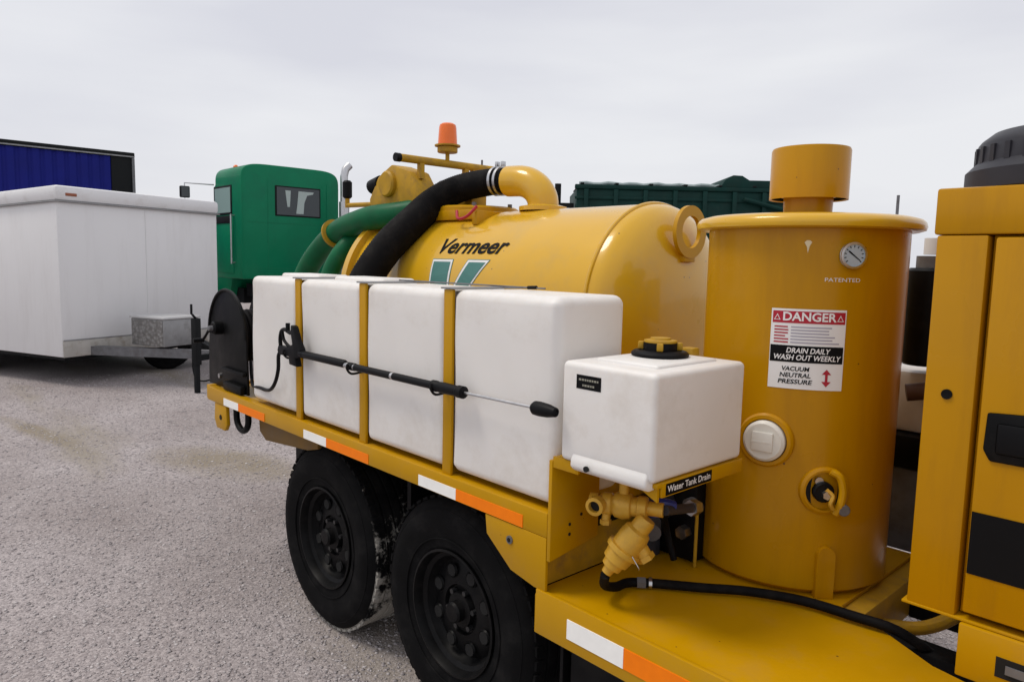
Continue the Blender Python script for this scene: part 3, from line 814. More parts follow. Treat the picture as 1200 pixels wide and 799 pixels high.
# ------------------------------------------------------------------ engine cabinet
CY = 1.90
b = MB()
b.box(-.597, 1.35, CY, 3.25, 1.735, 1.842, M_yc, .006)
b.box(-.590, -.484, CY + .001, 3.24, .836, 1.7335, M_yc, .005)
b.box(-.48, 1.34, CY + .03, 3.24, .842, 1.7335, M_yc, .002)
ec = b.build('engine_cabinet', VT)
b = MB()
b.box(-.4685, .42, CY - .004, CY + .024, .856, 1.728, M_yc, .005)
dr = b.build('cabinet_door', ec)
b = MB()
bm2 = bmesh.new()
b.prism([(-.452, 1.335), (-.30, 1.345), (-.292, 1.335), (-.292, 1.235), (-.30, 1.225), (-.440, 1.225), (-.455, 1.25)], 'xz', CY - .010, CY - .0045, M_blkp, .004)
b.box(-.43, -.31, CY - .018, CY - .009, 1.245, 1.315, M_blk, .006)
b.build('door_latch', ec)
b = MB(); b.box(-.4655, -.10, CY - .0062, CY - .0044, .952, 1.10, M_print_k)
b.build('black_decal', ec)
b = MB(); b.cyl((-.54, CY - .003, 1.363), (-.54, CY + .004, 1.363), .012, M_blkp, 14); b.build('rubber_plug', ec)
b = MB()
b.box(-.47, 1.3, CY - .012, CY + .10, .702, .830, M_y, .004)
b.box(-.39, -.25, CY - .014, CY - .0115, .735, .782, M_dark)
b.box(-.37, -.33, CY - .017, CY - .0135, .748, .768, M_grey)
b.box(-.60, 1.34, CY - .002, CY + .05, .8315, .838, M_y, .001)
b.build('cabinet_sill', ec)
b = MB()
c = (-.383, 2.20, 0)
b.lathe([(.0, 1.843), (.228, 1.843), (.236, 1.852), (.236, 1.895), (.222, 1.910), (.215, 1.918), (.212, 1.962), (.205, 1.972), (.182, 1.991), (.12, 2.0), (0, 2.004)], c, (0, 0, 1), M_dgrey, 60)
for k in range(30):
    a = 2 * math.pi * k / 30
    T = Matrix.Translation((c[0], c[1], 0)) @ Matrix.Rotation(a, 4, 'Z')
    b.box(.205, .218, -.007, .007, 1.915, 1.955, M_dgrey, 0, M=T)
b.build('air_precleaner', ec, smooth=35)

# items seen in the slot between canister and cabinet
b = MB()
b.cyl((-.85, 2.72, 1.33), (-.85, 2.72, 1.66), .075, M_blkp, 24, bev=.01)
b.cyl((-.85, 2.72, 1.66), (-.85, 2.72, 1.70), .05, M_grey, 20)
b.cyl((-.85, 2.72, 1.705), (-.85, 2.72, 1.76), .030, M_print_w, 20)
b.cyl((-.88, 2.66, 1.235), (-.70, 2.74, 1.27), .03, mat('rusty_brown', (.10, .05, .03), .6), 14)
b.build('hydraulic_filter', VT)
b = MB()
b.box(-1.05, -.55, 2.75, 2.95, 1.08, 1.30, mat('cream_painted_housing', (.62, .58, .55), .5, var=.08, vscale=12), .02)
b.box(-1.05, -.55, 2.70, 2.98, .96, 1.078, M_blkp, .01)
b.box(-1.05, -.55, 2.72, 2.95, .66, .958, M_grey, .01)
b.build('blower', VT)
b = MB(); b.tube(catmull([(-.80, 2.20, .60), (-.72, 2.225, .606), (-.655, 2.27, .612), (-.61, 2.35, .63), (-.58, 2.45, .66)], 8), .020, M_yd, 12)
b.build('curved_conduit', VT)
b = MB(); b.box(-.815, -.745, 2.06, 3.1, .56, .684, M_yd, .004)
b.box(-.744, -.50, 1.99, 2.20, .56, .595, M_yd, .003)
b.box(-.744, -.40, 2.43, 2.62, .56, .64, M_blkp, .003); b.build('edge_beam_and_dark_pan', VT)  # dark panel added to darken the gap beside the cabinet

# small tank shelf and label
b = MB()
b.box(-1.385, -1.035, Y0 + .012, 1.865, 1.095, 1.107, M_y, .002)
b.box(-1.041, -1.033, Y0 + .03, 1.865, 1.070, 1.1075, M_y, .001)
b.box(-1.385, -1.29, Y0 + .002, Y0 + .011, 1.075, 1.1075, M_y, .001)
b.prism([(-1.12, 1.094), (-1.04, 1.094), (-1.04, 1.058)], 'xz', Y0 + .02, Y0 + .028, M_y)
b.build('tank_shelf', VT)
b = MB()
b.sheet(lambda u, v: (-1.0322, 1.60 + u, 1.0885 + v), -.105, .105, -.0155, .0155, 1, 1, M_print_k)
b.text('Water Tank Drain', .024, lambda u, v: (-1.0316, 1.60 + u, 1.0885 + v), M_print_w, width=.195, bold=.0004)
b.build('water_tank_drain_label', VT, smooth=0)

# valves under the small tank
b = MB()
p0, p1 = Vector((-1.305, 1.525, .982)), Vector((-1.12, 1.62, .984)); d = (p1 - p0).normalized()
b.lathe([(.016, 0), (.026, 0), (.026, .022), (.020, .024), (.020, .036), (.031, .038), (.031, .062), (.027, .066), (.035, .074), (.039, .094), (.035, .116), (.028, .120), (.028, .134), (.032, .137), (.032, .160), (.020, .164), (.020, .205), (0, .205)], p0, d, M_brass, 20)
b.cyl(p0 + d * .095, p0 + d * .095 + Vector((0, 0, .10)), .014, M_brass, 12)
b.cyl(p0 + d * .05 + Vector((0, -.006, -.052)), p0 + d * .05, .012, M_brass, 12)
b.cyl(p0 + d * .05 + Vector((0, -.006, -.058)), p0 + d * .05 + Vector((0, -.006, -.045)), .016, M_brass, 6)
pd = Vector((.30, -.95, -.05)).normalized(); q0 = Vector((-1.262, 1.495, .985))
b.lathe([(.018, -.07), (.018, -.02), (.026, -.018), (.026, .006), (.0165, .008), (.016, -.012)], q0, pd, M_brass, 20)
b.lathe([(.0163, -.008), (0, -.008)], q0, pd, M_dark, 20)
b.build('ball_valve', VT, smooth=35)
b = MB()
p0, p1 = Vector((-1.150, 1.575, .955)), Vector((-1.232, 1.505, .790)); d = (p1 - p0).normalized()
b.lathe([(0, -.01), (.024, -.01), (.028, .0), (.028, .025), (.037, .032), (.041, .055), (.041, .090), (.050, .092), (.050, .106), (.041, .109), (.038, .132), (.038, .138), (.030, .140), (.028, .160), (.017, .163), (.015, .182), (0, .184)], p0, d, M_brass, 24)
b.cyl(p0 + d * .055, p0 + d * .055 + Vector((.030, .020, -.055)), .022, M_brass, 16)
b.cyl(p0 + d * .055 + Vector((.026, .018, -.048)), p0 + d * .055 + Vector((.033, .022, -.060)), .026, M_brass, 6)
b.tube(catmull([p0 + d * .10 + Vector((.045, -.02, .0)), p0 + d * .12 + Vector((.075, -.01, -.01)), p0 + d * .11 + Vector((.06, .0, -.03))], 5), .0015, M_steel, 6)
b.build('strainer', VT, smooth=35)
b = MB()
b.tube(catmull([(-1.165, 1.625, .985), (-1.145, 1.645, .990), (-1.13, 1.675, .98)], 4), .018, M_blue, 10)
b.cyl((-1.165, 1.63, .955), (-1.165, 1.63, 1.0), .019, M_blue, 12)
b.build('blue_valve_handle', VT)
b = MB()
b.cyl((-1.12, 1.62, .984), (-1.16, 1.86, .93), .014, M_dgrey, 12)
b.cyl((-1.155, 1.80, .942), (-1.16, 1.84, .935), .024, M_steel, 6)
b.tube(catmull([(-1.20, 1.74, .95), (-1.26, 1.82, .90), (-1.29, 1.88, .82), (-1.27, 1.90, .72)], 6), .011, M_blk, 10)
b.build('drain_pipe', VT)
b = MB()
b.box(-1.43, -1.235, 1.96, 2.08, .70, 1.04, M_blkp, .012)
b.cyl((-1.36, 1.93, .87), (-1.36, 1.97, .87), .05, M_dgrey, 20)
b.cyl((-1.27, 1.93, .80), (-1.27, 1.965, .80), .022, M_steel, 6)
b.cyl((-1.25, 1.93, .90), (-1.25, 1.965, .90), .018, M_grey, 12)
b.build('transfer_pump', VT)
b = MB(); b.cyl((-1.222, 1.945, .699), (-1.222, 1.945, .90), .0055, M_yd, 8); b.build('guard_rod', VT)
# hose reel plate on the rail end
b = MB()
po = [(-4.13, .938), (-3.60, .938), (-3.612, 1.15)] + [(-3.86 + .25 * math.cos(R(q)), 1.222 + .25 * math.sin(R(q))) for q in range(0, 181, 9)] + [(-4.12, 1.15)]
b.prism(po, 'xz', 1.500, 1.512, M_blkp, .003)
hr = b.build('hose_reel', VT)
b = MB()
b.tube([(-3.86 + .247 * math.cos(R(q)), 1.498, 1.222 + .247 * math.sin(R(q))) for q in range(0, 181, 6)], .008, M_blkp, 8)
b.cyl((-3.93, 1.45, 1.262), (-3.93, 1.51, 1.262), .035, M_blkp, 20, bev=.006)
b.cyl((-3.93, 1.43, 1.262), (-3.93, 1.452, 1.262), .014, M_grey, 12)
b.tube([(-3.93, 1.437, 1.262), (-3.99, 1.435, 1.215), (-4.02, 1.43, 1.19)], .007, M_blkp, 8)
b.cyl((-4.02, 1.38, 1.19), (-4.02, 1.435, 1.19), .012, M_blk, 12)
b.cyl((-3.97, 1.494, .995), (-3.97, 1.50, .995), .014, M_steel, 8)
b.box(-3.90, -3.61, 1.478, 1.50, 1.035, 1.055, M_blkp, .004)
b.box(-3.85, -3.62, 1.47, 1.50, .94, .985, M_blkp, .004)
b.build('reel_crank', hr)
b = MB()
b.lathe([(.08, 0), (.08, .2)], (-3.86, 1.515, 1.222), (0, 1, 0), M_blkp, 24)
for k in range(6):
    for q in range(2):
        rr = .10 + q * .03; y = 1.53 + k * .028
        b.tube([(-3.86 + rr * math.cos(R(a)), y, 1.222 + rr * math.sin(R(a))) for a in range(0, 360, 12)], .013, M_hose, 8, closed=True)
b.lathe([(0, .2), (.25, .2), (.25, .21), (0, .21)], (-3.86, 1.515, 1.222), (0, 1, 0), M_blkp, 40)
b.build('reel_drum', hr)

# trailer tongue end (out of frame) not built

# ================================================================== WATER TANKS
def water_tank(x0, x1, label, ridge=False):
    b = MB()
    b.box(x0, x1, 1.464, 1.768, .952, 1.556, M_wp, .032, 6)
    # slightly uneven blow moulded faces
    for v in b.bm.verts: pass
    if ridge: b.box(x0 + .05, x1 - .05, 1.60, 1.76, 1.54, 1.572, M_wp, .014, 3)
    o = b.build('water_tank', None, label, smooth=60, cat='water tank', group='white water tanks strapped in a row along the trailer rail')
    bm = bmesh.new(); bm.from_mesh(o.data)
    bmesh.ops.subdivide_edges(bm, edges=[e for e in bm.edges if e.calc_length() > .15], cuts=7, use_grid_fill=True)
    rs = random.Random(int(x0 * 100))
    ph = [rs.uniform(0, 6) for _ in range(4)]
    for v in bm.verts:
        if abs(v.co.y + .152) < .02 and abs(v.co.x) < (x1 - x0) / 2 - .01 and .02 < v.co.z < .59:
            v.co.y += .0028 * math.sin(v.co.x * 13 + ph[0]) * math.sin(v.co.z * 9 + ph[1]) + .0018 * math.sin(v.co.x * 25 + ph[2] + v.co.z * 15) - .004 * math.cos(v.co.x * 6.2) * math.cos((v.co.z - .3) * 5)
    bm.to_mesh(o.data); bm.free(); o.data.shade_smooth(); o.data.set_sharp_from_angle(angle=R(60))
    return o
water_tank(-3.462, -2.982, 'white plastic water tank right beside the black hose reel, leftmost in the row', True)
water_tank(-2.942, -2.445, 'white plastic water tank second from the hose reel, behind the black wand grip', True)
water_tank(-2.405, -1.910, 'white plastic water tank third from the hose reel, behind the middle of the spray wand')
water_tank(-1.870, -1.392, 'white plastic water tank behind the steel tip of the spray wand, rightmost in the row')

# small corner tank
ct = thing('corner_tank', 'small low white square tank with black and yellow cap, in front of the round canister', 'water tank', (-1.20, 1.65, 1.108))
b = MB()
b.box(-1.352, -1.036, 1.442, 1.862, 1.1085, 1.386, M_wp, .016, 5)
b.prism([(1.52, 1.088), (1.450, 1.086), (1.432, 1.100), (1.434, 1.122), (1.452, 1.150), (1.52, 1.160)], 'yz', -1.305, -1.050, M_wp, .007)
b.box(-1.30, -1.09, 1.52, 1.80, 1.375, 1.394, M_wp, .009, 3)
b.build('tank_body', ct, smooth=60)
b = MB(); b.cyl((-1.24, 1.424, 1.107), (-1.24, 1.43, 1.107), .008, M_dark, 10); b.build('mount_bolt', ct)
capc = (-1.215, 1.70, 0)
b = MB()
b.lathe([(.050, 1.392), (.076, 1.392), (.081, 1.397), (.081, 1.403), (.074, 1.409), (.060, 1.412), (0, 1.412)], capc, (0, 0, 1), M_blk, 40)
b.lathe([(.048, 1.41), (.048, 1.432), (0, 1.432)], capc, (0, 0, 1), M_blk, 32)
b.build('filler_ring', ct)
b = MB()
b.lathe([(.046, 1.4325), (.047, 1.434), (.046, 1.439), (.030, 1.441), (.028, 1.446), (0, 1.447)], capc, (0, 0, 1), M_yd, 32)
for a in (35, 125, 215, 305):
    T = Matrix.Translation((capc[0], capc[1], 0)) @ Matrix.Rotation(R(a), 4, 'Z')
    b.box(.046, .062, -.009, .009, 1.4125, 1.434, M_yd, .003, M=T)
b.build('filler_cap', ct)
b = MB(); b.box(-1.215, -1.175, 1.80, 1.84, 1.388, 1.412, M_yd, .004); b.build('vent_block', ct)
b = MB()
b.sheet(lambda u, v: (-1.2535 + u, 1.4413, 1.3355 + v), -.043, .043, -.019, .019, 1, 1, M_print_k)
for k, (w, zc) in enumerate(((.068, .0065), (.042, -.0085))):
    x = -w / 2
    rs = random.Random(k)
    while x < w / 2 - .004:
        l_ = rs.uniform(.004, .009)
        b.sheet(lambda u, v: (-1.2535 + u, 1.4407, 1.3355 + zc + v), x, min(x + l_, w / 2), -.0028, .0028, 1, 1, mat('label_grey', (.28, .27, .22), .5) if x == -w / 2 and k == 0 else b.mats[-1])
        x += l_ + .0022
b.build('black_label', ct, smooth=0)

# ================================================================== SPRAY WAND
sw = thing('spray_wand', 'black pressure washer wand with steel lance hooked across the white water tanks', 'spray wand', (-2.2, 1.41, 1.2))
WY = 1.415; WZ = 1.240
b = MB()
b.lathe([(0, 0), (.013, 0), (.016, .01), (.016, .36), (.013, .37), (0, .37)], (-2.84, WY, WZ + .004), (1, 0, 0), M_blk, 18)
b.lathe([(.017, 0), (.017, .03)], (-2.84, WY, WZ + .004), (1, 0, 0), M_blk, 18)
b.build('grip', sw)
b = MB()
b.cyl((-2.47, WY, WZ), (-2.44, WY, WZ), .012, M_steel, 12)
b.cyl((-2.44, WY, WZ), (-2.41, WY, WZ), .017, M_blk, 6)
b.cyl((-2.41, WY, WZ), (-2.395, WY, WZ), .012, M_steel, 12)
b.build('coupler', sw)
b = MB(); b.cyl((-2.15, WY, WZ), (-2.135, WY, WZ), .013, M_steel, 12); b.build('coupler', sw)
b = MB()
b.cyl((-2.395, WY, WZ), (-2.15, WY, WZ), .0135, M_blk, 16)
b.cyl((-2.135, WY, WZ), (-1.90, WY, WZ), .0135, M_blk, 16)
b.build('lance_sleeve', sw)
b = MB()
b.lathe([(0, 0), (.019, 0), (.019, .02), (.017, .025), (.019, .06), (.017, .13), (.020, .135), (.020, .16), (.010, .165), (0, .165)], (-1.905, WY, WZ), (1, 0, 0), M_blk, 16)
b.build('side_handle', sw)
b = MB(); b.cyl((-1.745, WY, WZ), (-1.43, WY, WZ + .004), .0048, M_steel, 10); b.build('lance_tube', sw)
b = MB(); b.lathe([(0, 0), (.013, 0), (.020, .010), (.021, .03), (.019, .06), (.013, .09), (.009, .093), (.006, .088), (0, .086)], (-1.435, WY, WZ + .004), (1, 0, 0), M_blk, 20)
b.build('nozzle', sw)
b = MB()   # gun body with trigger guard
b.prism([(-2.87, 1.222), (-2.83, 1.228), (-2.82, 1.262), (-2.855, 1.30), (-2.885, 1.355), (-2.905, 1.362), (-2.91, 1.33), (-2.895, 1.28), (-2.93, 1.262), (-3.03, 1.262), (-3.04, 1.238), (-3.02, 1.222), (-2.93, 1.222), (-2.925, 1.19), (-2.855, 1.186)], 'xz', WY - .014, WY + .014, M_blk, .004)
b.build('gun_body', sw, smooth=30)
b = MB()
b.tube(catmull([(-3.03, WY, 1.25), (-3.035, WY, 1.29), (-3.02, WY, 1.325), (-2.985, WY, 1.335), (-2.94, WY, 1.325), (-2.90, WY, 1.33)], 6), .009, M_blk, 10)
b.tube(catmull([(-3.015, WY, 1.325), (-3.0, WY, 1.29), (-2.965, WY, 1.27), (-2.93, WY, 1.262)], 6), .007, M_blk, 10)
b.cyl((-2.96, WY, 1.325), (-2.96, WY, 1.365), .010, M_blk, 10)
b.build('trigger_guard', sw)
b = MB()
b.tube(catmull([(-3.035, WY, 1.235), (-3.055, WY, 1.21), (-3.06, WY, 1.15), (-3.09, WY, 1.09), (-3.16, WY + .01, 1.045), (-3.26, WY + .03, 1.025), (-3.36, WY + .045, 1.02), (-3.50, 1.485, 1.01), (-3.62, 1.53, 1.03), (-3.70, 1.56, 1.10)], 8), .0085, M_blk, 10)
b.build('wand_hose', sw)
for x in (-2.962, -2.425, -1.89):
    b = MB(); b.tube(catmull([(x, 1.461, 1.215), (x, WY, 1.212), (x, WY - .020, 1.232), (x, WY - .018, 1.25)], 4), .0045, M_blkp, 8)
    b.build('wand_hook', VT)

# ================================================================== HOSES
pts = [(-2.80, 2.57, 2.065), (-2.95, 2.55, 2.065), (-3.12, 2.48, 2.035), (-3.20, 2.38, 1.965), (-3.22, 2.25, 1.85), (-3.25, 2.10, 1.70), (-3.27, 1.98, 1.52), (-3.28, 1.92, 1.34), (-3.26, 1.90, 1.14), (-3.2, 1.90, .96)]
pp = catmull(pts, 30)
sh = thing('suction_hose', 'thick black rubber hose arching from the yellow elbow down behind the white tanks', 'hose', (-3.2, 1.9, .93))
b = MB()
n = len(pp)
b.tube(pp, .08, M_hose, 24, rad=[.066 + .020 * min(1, i / (n * .5)) for i in range(n)], ribs=.965)
b.build('hose_wall', sh, smooth=50)
for i0 in (13, 21):
    b = MB(); c0 = pp[i0]; tdir = (pp[i0 + 1] - pp[i0 - 1]).normalized()
    b.lathe([(.066, -.008), (.0765, -.008), (.0765, .008), (.066, .008)], c0, tdir, M_steel, 32)
    b.box(-.008, .008, -.012, .012, .074, .10, M_steel, .002, M=Matrix.Translation(c0))
    b.build('hose_clamp', sh)
def green_hose(pts, r, label, clampi=None):
    o = thing('green_hose', label, 'hose', tuple(Vector(pts[-1])))
    P_ = catmull(pts, 24)
    b = MB(); b.tube(P_, r, M_ghose, 22, ribs=.975); b.build('hose_wall', o, smooth=50)
    if clampi is not None:
        t = (P_[clampi + 1] - P_[clampi - 1]).normalized()
        b = MB(); b.lathe([(r, -.008), (r + .024, -.008), (r + .024, .008), (r, .008)], P_[clampi], t, M_yd, 30)
        u = t.orthogonal()
        b.build('hose_ring', o)
green_hose([(-3.25, 2.53, 1.94), (-3.36, 2.43, 1.925), (-3.50, 2.33, 1.90), (-3.66, 2.28, 1.885), (-3.84, 2.28, 1.862), (-4.061, 2.30, 1.825), (-4.28, 2.30, 1.73), (-4.47, 2.28, 1.57), (-4.58, 2.26, 1.35), (-4.60, 2.25, 1.05), (-4.5, 2.25, .7)], .070,
           'thick glossy green hose arching left of the black hose, with a yellow ring round it', 128)
green_hose([(-3.82, 2.58, 1.90), (-3.90, 2.45, 1.87), (-3.96, 2.35, 1.785), (-3.985, 2.25, 1.675), (-4.02, 2.2, 1.549), (-4.03, 2.17, 1.38), (-4.03, 2.15, 1.15), (-4.02, 2.15, .95)], .055,
           'thinner dark green hose curving down below the thick green hose')
b = MB()
P_ = catmull([(-1.225, 1.505, .798), (-1.250, 1.535, .752), (-1.262, 1.60, .722), (-1.262, 1.665, .716), (-1.20, 1.725, .716), (-1.10, 1.80, .717), (-1.0, 1.88, .718), (-.87, 1.945, .718), (-.73, 1.965, .718), (-.64, 1.985, .712), (-.58, 2.04, .665), (-.56, 2.12, .60)], 10)
b.tube(P_, .0135, M_hose, 12)
dh = thing('deck_hose', 'thin black hose with steel fitting lying along the lower yellow deck', 'hose', (-1.0, 1.85, ZL))
b.build('hose_wall', dh, smooth=50)
b = MB(); b.cyl(P_[33], P_[36], .0175, M_grey, 6); b.cyl(P_[37], P_[38], .0165, M_steel, 12); b.build('hose_fitting', dh)

# ================================================================== WHITE ENCLOSED TRAILER
ang = math.atan2(.928, -.371)
WT = thing('enclosed_trailer', 'white enclosed cargo trailer standing on gravel at the left with grey tongue box', 'trailer', (-10.2, 1.95, 0), ang)
# local: +x along its front face (to the right in the photo), +y towards its rear (away, left)
LW, LL = 2.42, 4.6
b = MB(); b.prism([(0, .36), (LL, .36), (LL, 2.16), (1.9, 2.17), (0, 2.26)], 'yz', 0, LW, M_wt, .018)
body = b.build('trailer_body', WT, local=True)
b = MB()   # rolled roof trim
b.prism([(-.03, 2.262), (-.03, 2.45), (1.9, 2.35), (LL + .02, 2.34), (LL + .02, 2.165), (1.9, 2.172)], 'yz', -.025, LW + .025, M_wcap, .05)
b.prism([(-.036, 2.250), (-.036, 2.266), (1.9, 2.176), (LL + .025, 2.168), (LL + .025, 2.152), (1.9, 2.160)], 'yz', -.030, LW + .030, M_alu, .003)
b.build('roof_cap', WT, local=True)
b = MB(); b.box(.10, .24, -.040, -.028, 2.325, 2.36, mat('amber_marker', (.30, .09, .04), .4), .004); b.build('marker_light', WT, local=True)
b = MB(); b.box(.01, LW, -.012, -.001, .36, .57, M_tan, .002); b.box(.01, LW, -.014, -.0125, .56, .575, M_alu)
b.build('stone_guard', WT, local=True)
for k in range(2):
    b = MB(); x = -.012
    y0, y1 = (1.3 + k * .0, 1.31)
    if k == 0: b.box(-.006, -.001, 1.50, 1.515, .37, 2.23, M_alu)
    else: b.box(-.006, -.001, 2.72, 2.735, .37, 2.23, M_alu)
    b.build('panel_joint', WT, local=True)
for k in range(1, 2):
    b = MB(); b.box(1.20, 1.212, -.0045, -.001, .63, 2.23, M_wt); b.build('panel_joint', WT, local=True)
b = MB()   # screw rows
for k in range(14):
    for x in (.03, LW - .03):
        b.box(x - .005, x + .005, -.003, 0, .75 + k * .11 - .005, .75 + k * .11 + .005, M_wt)
for k in range(12):
    b.box(-.003, 0, .03 - .005, .03 + .005, .5 + k * .145 - .005, .5 + k * .145 + .005, M_wt)
b.build('screw_row', WT, local=True, kind='stuff')
b = MB()
b.box(.06, LW - .06, .06, LL - .1, .315, .358, M_nearblk)  # underframe, spread wide to deepen the shade under the body
JX = .95
b.prism([(.28, .2), (.42, .2), (JX + .04, -1.6), (JX - .04, -1.6)], 'xy', .36, .47, M_grey)
b.prism([(LW - .28, .2), (LW - .42, .2), (JX - .04, -1.65), (JX + .04, -1.65)], 'xy', .365, .465, M_nearblk)
b.box(JX - .04, JX + .04, -1.95, -1.55, .37, .46, M_grey, .01)
b.cyl((JX, -1.98, .38), (JX, -1.98, .48), .05, M_grey, 14)
b.build('tongue_frame', WT, local=True)
b = MB(); b.box(.625, 1.16, -1.02, -.42, .50, .84, M_alu, .012); b.build('tongue_box', WT, local=True)
b = MB(); b.box(.610, 1.175, -1.035, -.41, .842, .87, mat('pale_aluminium', (.55, .55, .55), .4, metal=.3), .006); b.build('tongue_box_lid', WT, local=True)
b = MB(); b.box(.6205, .6235, -1.00, -.44, .51, .83, M_dia); b.build('diamond_plate_end', WT, local=True)
b = MB()
jx, jy = .56, -1.65
b.box(jx - .026, jx + .026, jy - .026, jy + .026, .0, .42, M_nearblk, .004)
b.box(jx - .04, jx + .04, jy - .04, jy + .04, .34, .90, M_nearblk, .006)
b.tube([(jx, jy, .90), (jx - .03, jy, .93), (jx - .06, jy, .96), (jx - .06, jy, 1.07)], .014, M_nearblk, 8)
b.box(jx, JX, jy + .02, jy + .08, .38, .45, M_nearblk)
b.build('tongue_jack', WT, local=True)
b = MB(); b.tube(catmull([(.80, -1.3, .38), (.79, -1.32, .22), (.80, -1.38, .10), (.86, -1.55, .12), (.93, -1.8, .34)], 6), .010, M_nearblk, 6); b.build('safety_chain', WT, local=True)
def small_wheel(parent, c, axis, r, w, local=True, name='wheel'):
    b = MB(); h = w / 2
    b.lathe([(r * .55, -h), (r * .93, -h), (r, -h * .7), (r, h * .7), (r * .93, h), (r * .55, h)], c, axis, M_rub, 36)
    b.lathe([(0, -h * .6), (r * .5, -h * .6), (r * .56, -h)], c, axis, M_alu, 24)
    b.lathe([(0, h * .6), (r * .5, h * .6), (r * .56, h)], c, axis, M_alu, 24)
    return b.build(name, parent, local=local)
for yy in (2.35, 3.15):
    for xx in (.22, LW - .22): small_wheel(WT, (xx, yy, .34), (1, 0, 0), .34, .22)

st = thing('spare_tyre', 'black tyre standing on the gravel behind the grey tongue box of the white trailer', 'tyre', (-11.05, 3.42, 0))
b = MB(); b.lathe([(.18, -.09), (.30, -.10), (.335, -.07), (.335, .07), (.30, .10), (.18, .09), (.16, .05), (.16, -.05), (.18, -.09)], (-11.05, 3.42, .333), (.85, -.52, 0), M_rub, 36); b.build('tyre', st)
# ================================================================== BLUE CURTAIN TRAILER
BT = thing('blue_semitrailer', 'tall blue sided semitrailer with black end frame behind the white trailer', 'trailer', (-19.6, -2, 0))
y1 = 5.40; ya = -8.0
b = MB()
k = 0; y = ya
prof = []
while y < y1 - .55:
    prof += [(-19.52, y), (-19.49, y + .04), (-19.49, y + .16), (-19.52, y + .20)]; y += .24
prof += [(-19.52, y1 - .5), (-22.0, y1 - .5), (-22.0, ya)]
b.prism(prof, 'xy', 1.2, 3.94, M_bluep); b.build('blue_side', BT)
b = MB(); b.box(-22.02, -19.45, ya - .02, y1 + .02, 3.945, 4.07, M_nearblk, .02)
b.box(-19.448, -19.44, ya, y1, 3.955, 3.985, M_alu); b.build('roof_rail', BT)
b = MB(); b.box(-22.0, -19.47, y1 - .50, y1, 1.2, 3.94, M_nearblk, .01)
b.build('end_frame', BT)
b = MB(); b.box(-19.468, -19.44, y1 - .05, y1 + .01, 1.2, 3.94, M_grey); b.build('corner_post', BT)
b = MB(); b.box(-22.0, -19.45, ya, y1, 1.02, 1.195, M_nearblk); b.box(-21.3, -20.2, ya + .3, y1 - .3, .8, 1.0, M_nearblk); b.build('chassis', BT)
for yy in (3.2, 1.9, -6.0):
    for xx in (-19.75, -21.7): small_wheel(BT, (xx, yy, .52), (1, 0, 0), .52, .34, local=False)
b = MB(); b.box(-19.9, -19.8, 4.2, 4.3, .0, 1.02, M_grey); b.build('landing_leg', BT)

# ================================================================== GREEN TRUCK
GT = thing('truck_tractor', 'green day cab truck tractor seen from behind with chrome exhaust stack', 'truck', (-13.5, 6.5, 0))
X0, XF = -13.3, -14.55
YA, YB = 5.48, 7.48
b = MB()
# cab body: front/rear profile in yz extruded along x, roof crowned
def cab_poly(y0, y1, zt, r=.16):
    P = [(y0, 1.22), (y1, 1.22)]
    hw, yc, zb = (y1 - y0) / 2, (y0 + y1) / 2, zt - .36
    for q in range(0, 181, 6):
        c_, s_ = math.cos(R(q)), math.sin(R(q))
        P.append((yc + hw * math.copysign(abs(c_) ** .30, c_), zb + .36 * abs(s_) ** .55))
    return P
b.prism(cab_poly(YA, YB, 3.36), 'yz', XF, X0, M_green, .03)
b.prism([(XF - .28, 1.3), (XF + .01, 1.3), (XF + .01, 3.16), (XF - .02, 3.16), (XF - .14, 2.6)], 'xz', YA + .03, YB - .03, M_green, .02)
b.build('cab', GT, smooth=40)
b = MB(); b.prism([(XF - .10, 2.98), (XF + .01, 3.10), (XF + .01, 3.14), (XF - .28, 2.98)], 'xz', YA + .08, YB - .08, M_green, .01); b.build('sun_visor', GT)
b = MB(); b.box(X0 - .01, X0 + .012, 6.13, 7.07, 2.42, 2.99, M_nearblk, .01); wf = b.build('rear_window', GT)
b = MB(); b.box(X0 + .0125, X0 + .018, 6.16, 7.04, 2.445, 2.965, M_win)
b.prism([(6.33, 2.91), (6.44, 2.91), (6.42, 2.60), (6.37, 2.60)], 'yz', X0 + .0185, X0 + .020, M_curtain)
b.prism([(6.60, 2.91), (6.92, 2.91), (6.90, 2.87), (6.78, 2.84), (6.72, 2.7), (6.70, 2.48), (6.55, 2.48), (6.58, 2.7)], 'yz', X0 + .0185, X0 + .020, M_curtain)
b.build('window_pane', wf)
b = MB(); b.box(XF - .04, X0 - .42, YA - .012, YA + .002, 2.42, 2.97, M_nearblk, .006); sf = b.build('side_window', GT)
b = MB(); b.box(XF + .02, X0 - .47, YA - .016, YA - .0125, 2.46, 2.93, M_winl); b.build('window_pane', sf)
b = MB(); b.box(XF - .03, X0 - .38, YA - .010, YA + .002, 1.32, 2.40, M_green, .004); b.box(XF + .01, X0 - .44, YA - .022, YA - .011, 2.26, 2.40, M_nearblk, .004); b.build('door', GT)
b = MB(); b.cyl((X0 - .34, YA - .06, 1.5), (X0 - .34, YA - .06, 2.42), .018, M_steel, 8); b.cyl((X0 - .34, YA - .06, 1.52), (X0 - .34, YA, 1.52), .014, M_steel, 8); b.cyl((X0 - .34, YA - .06, 2.4), (X0 - .34, YA, 2.4), .014, M_steel, 8)
b.build('grab_handle', GT)
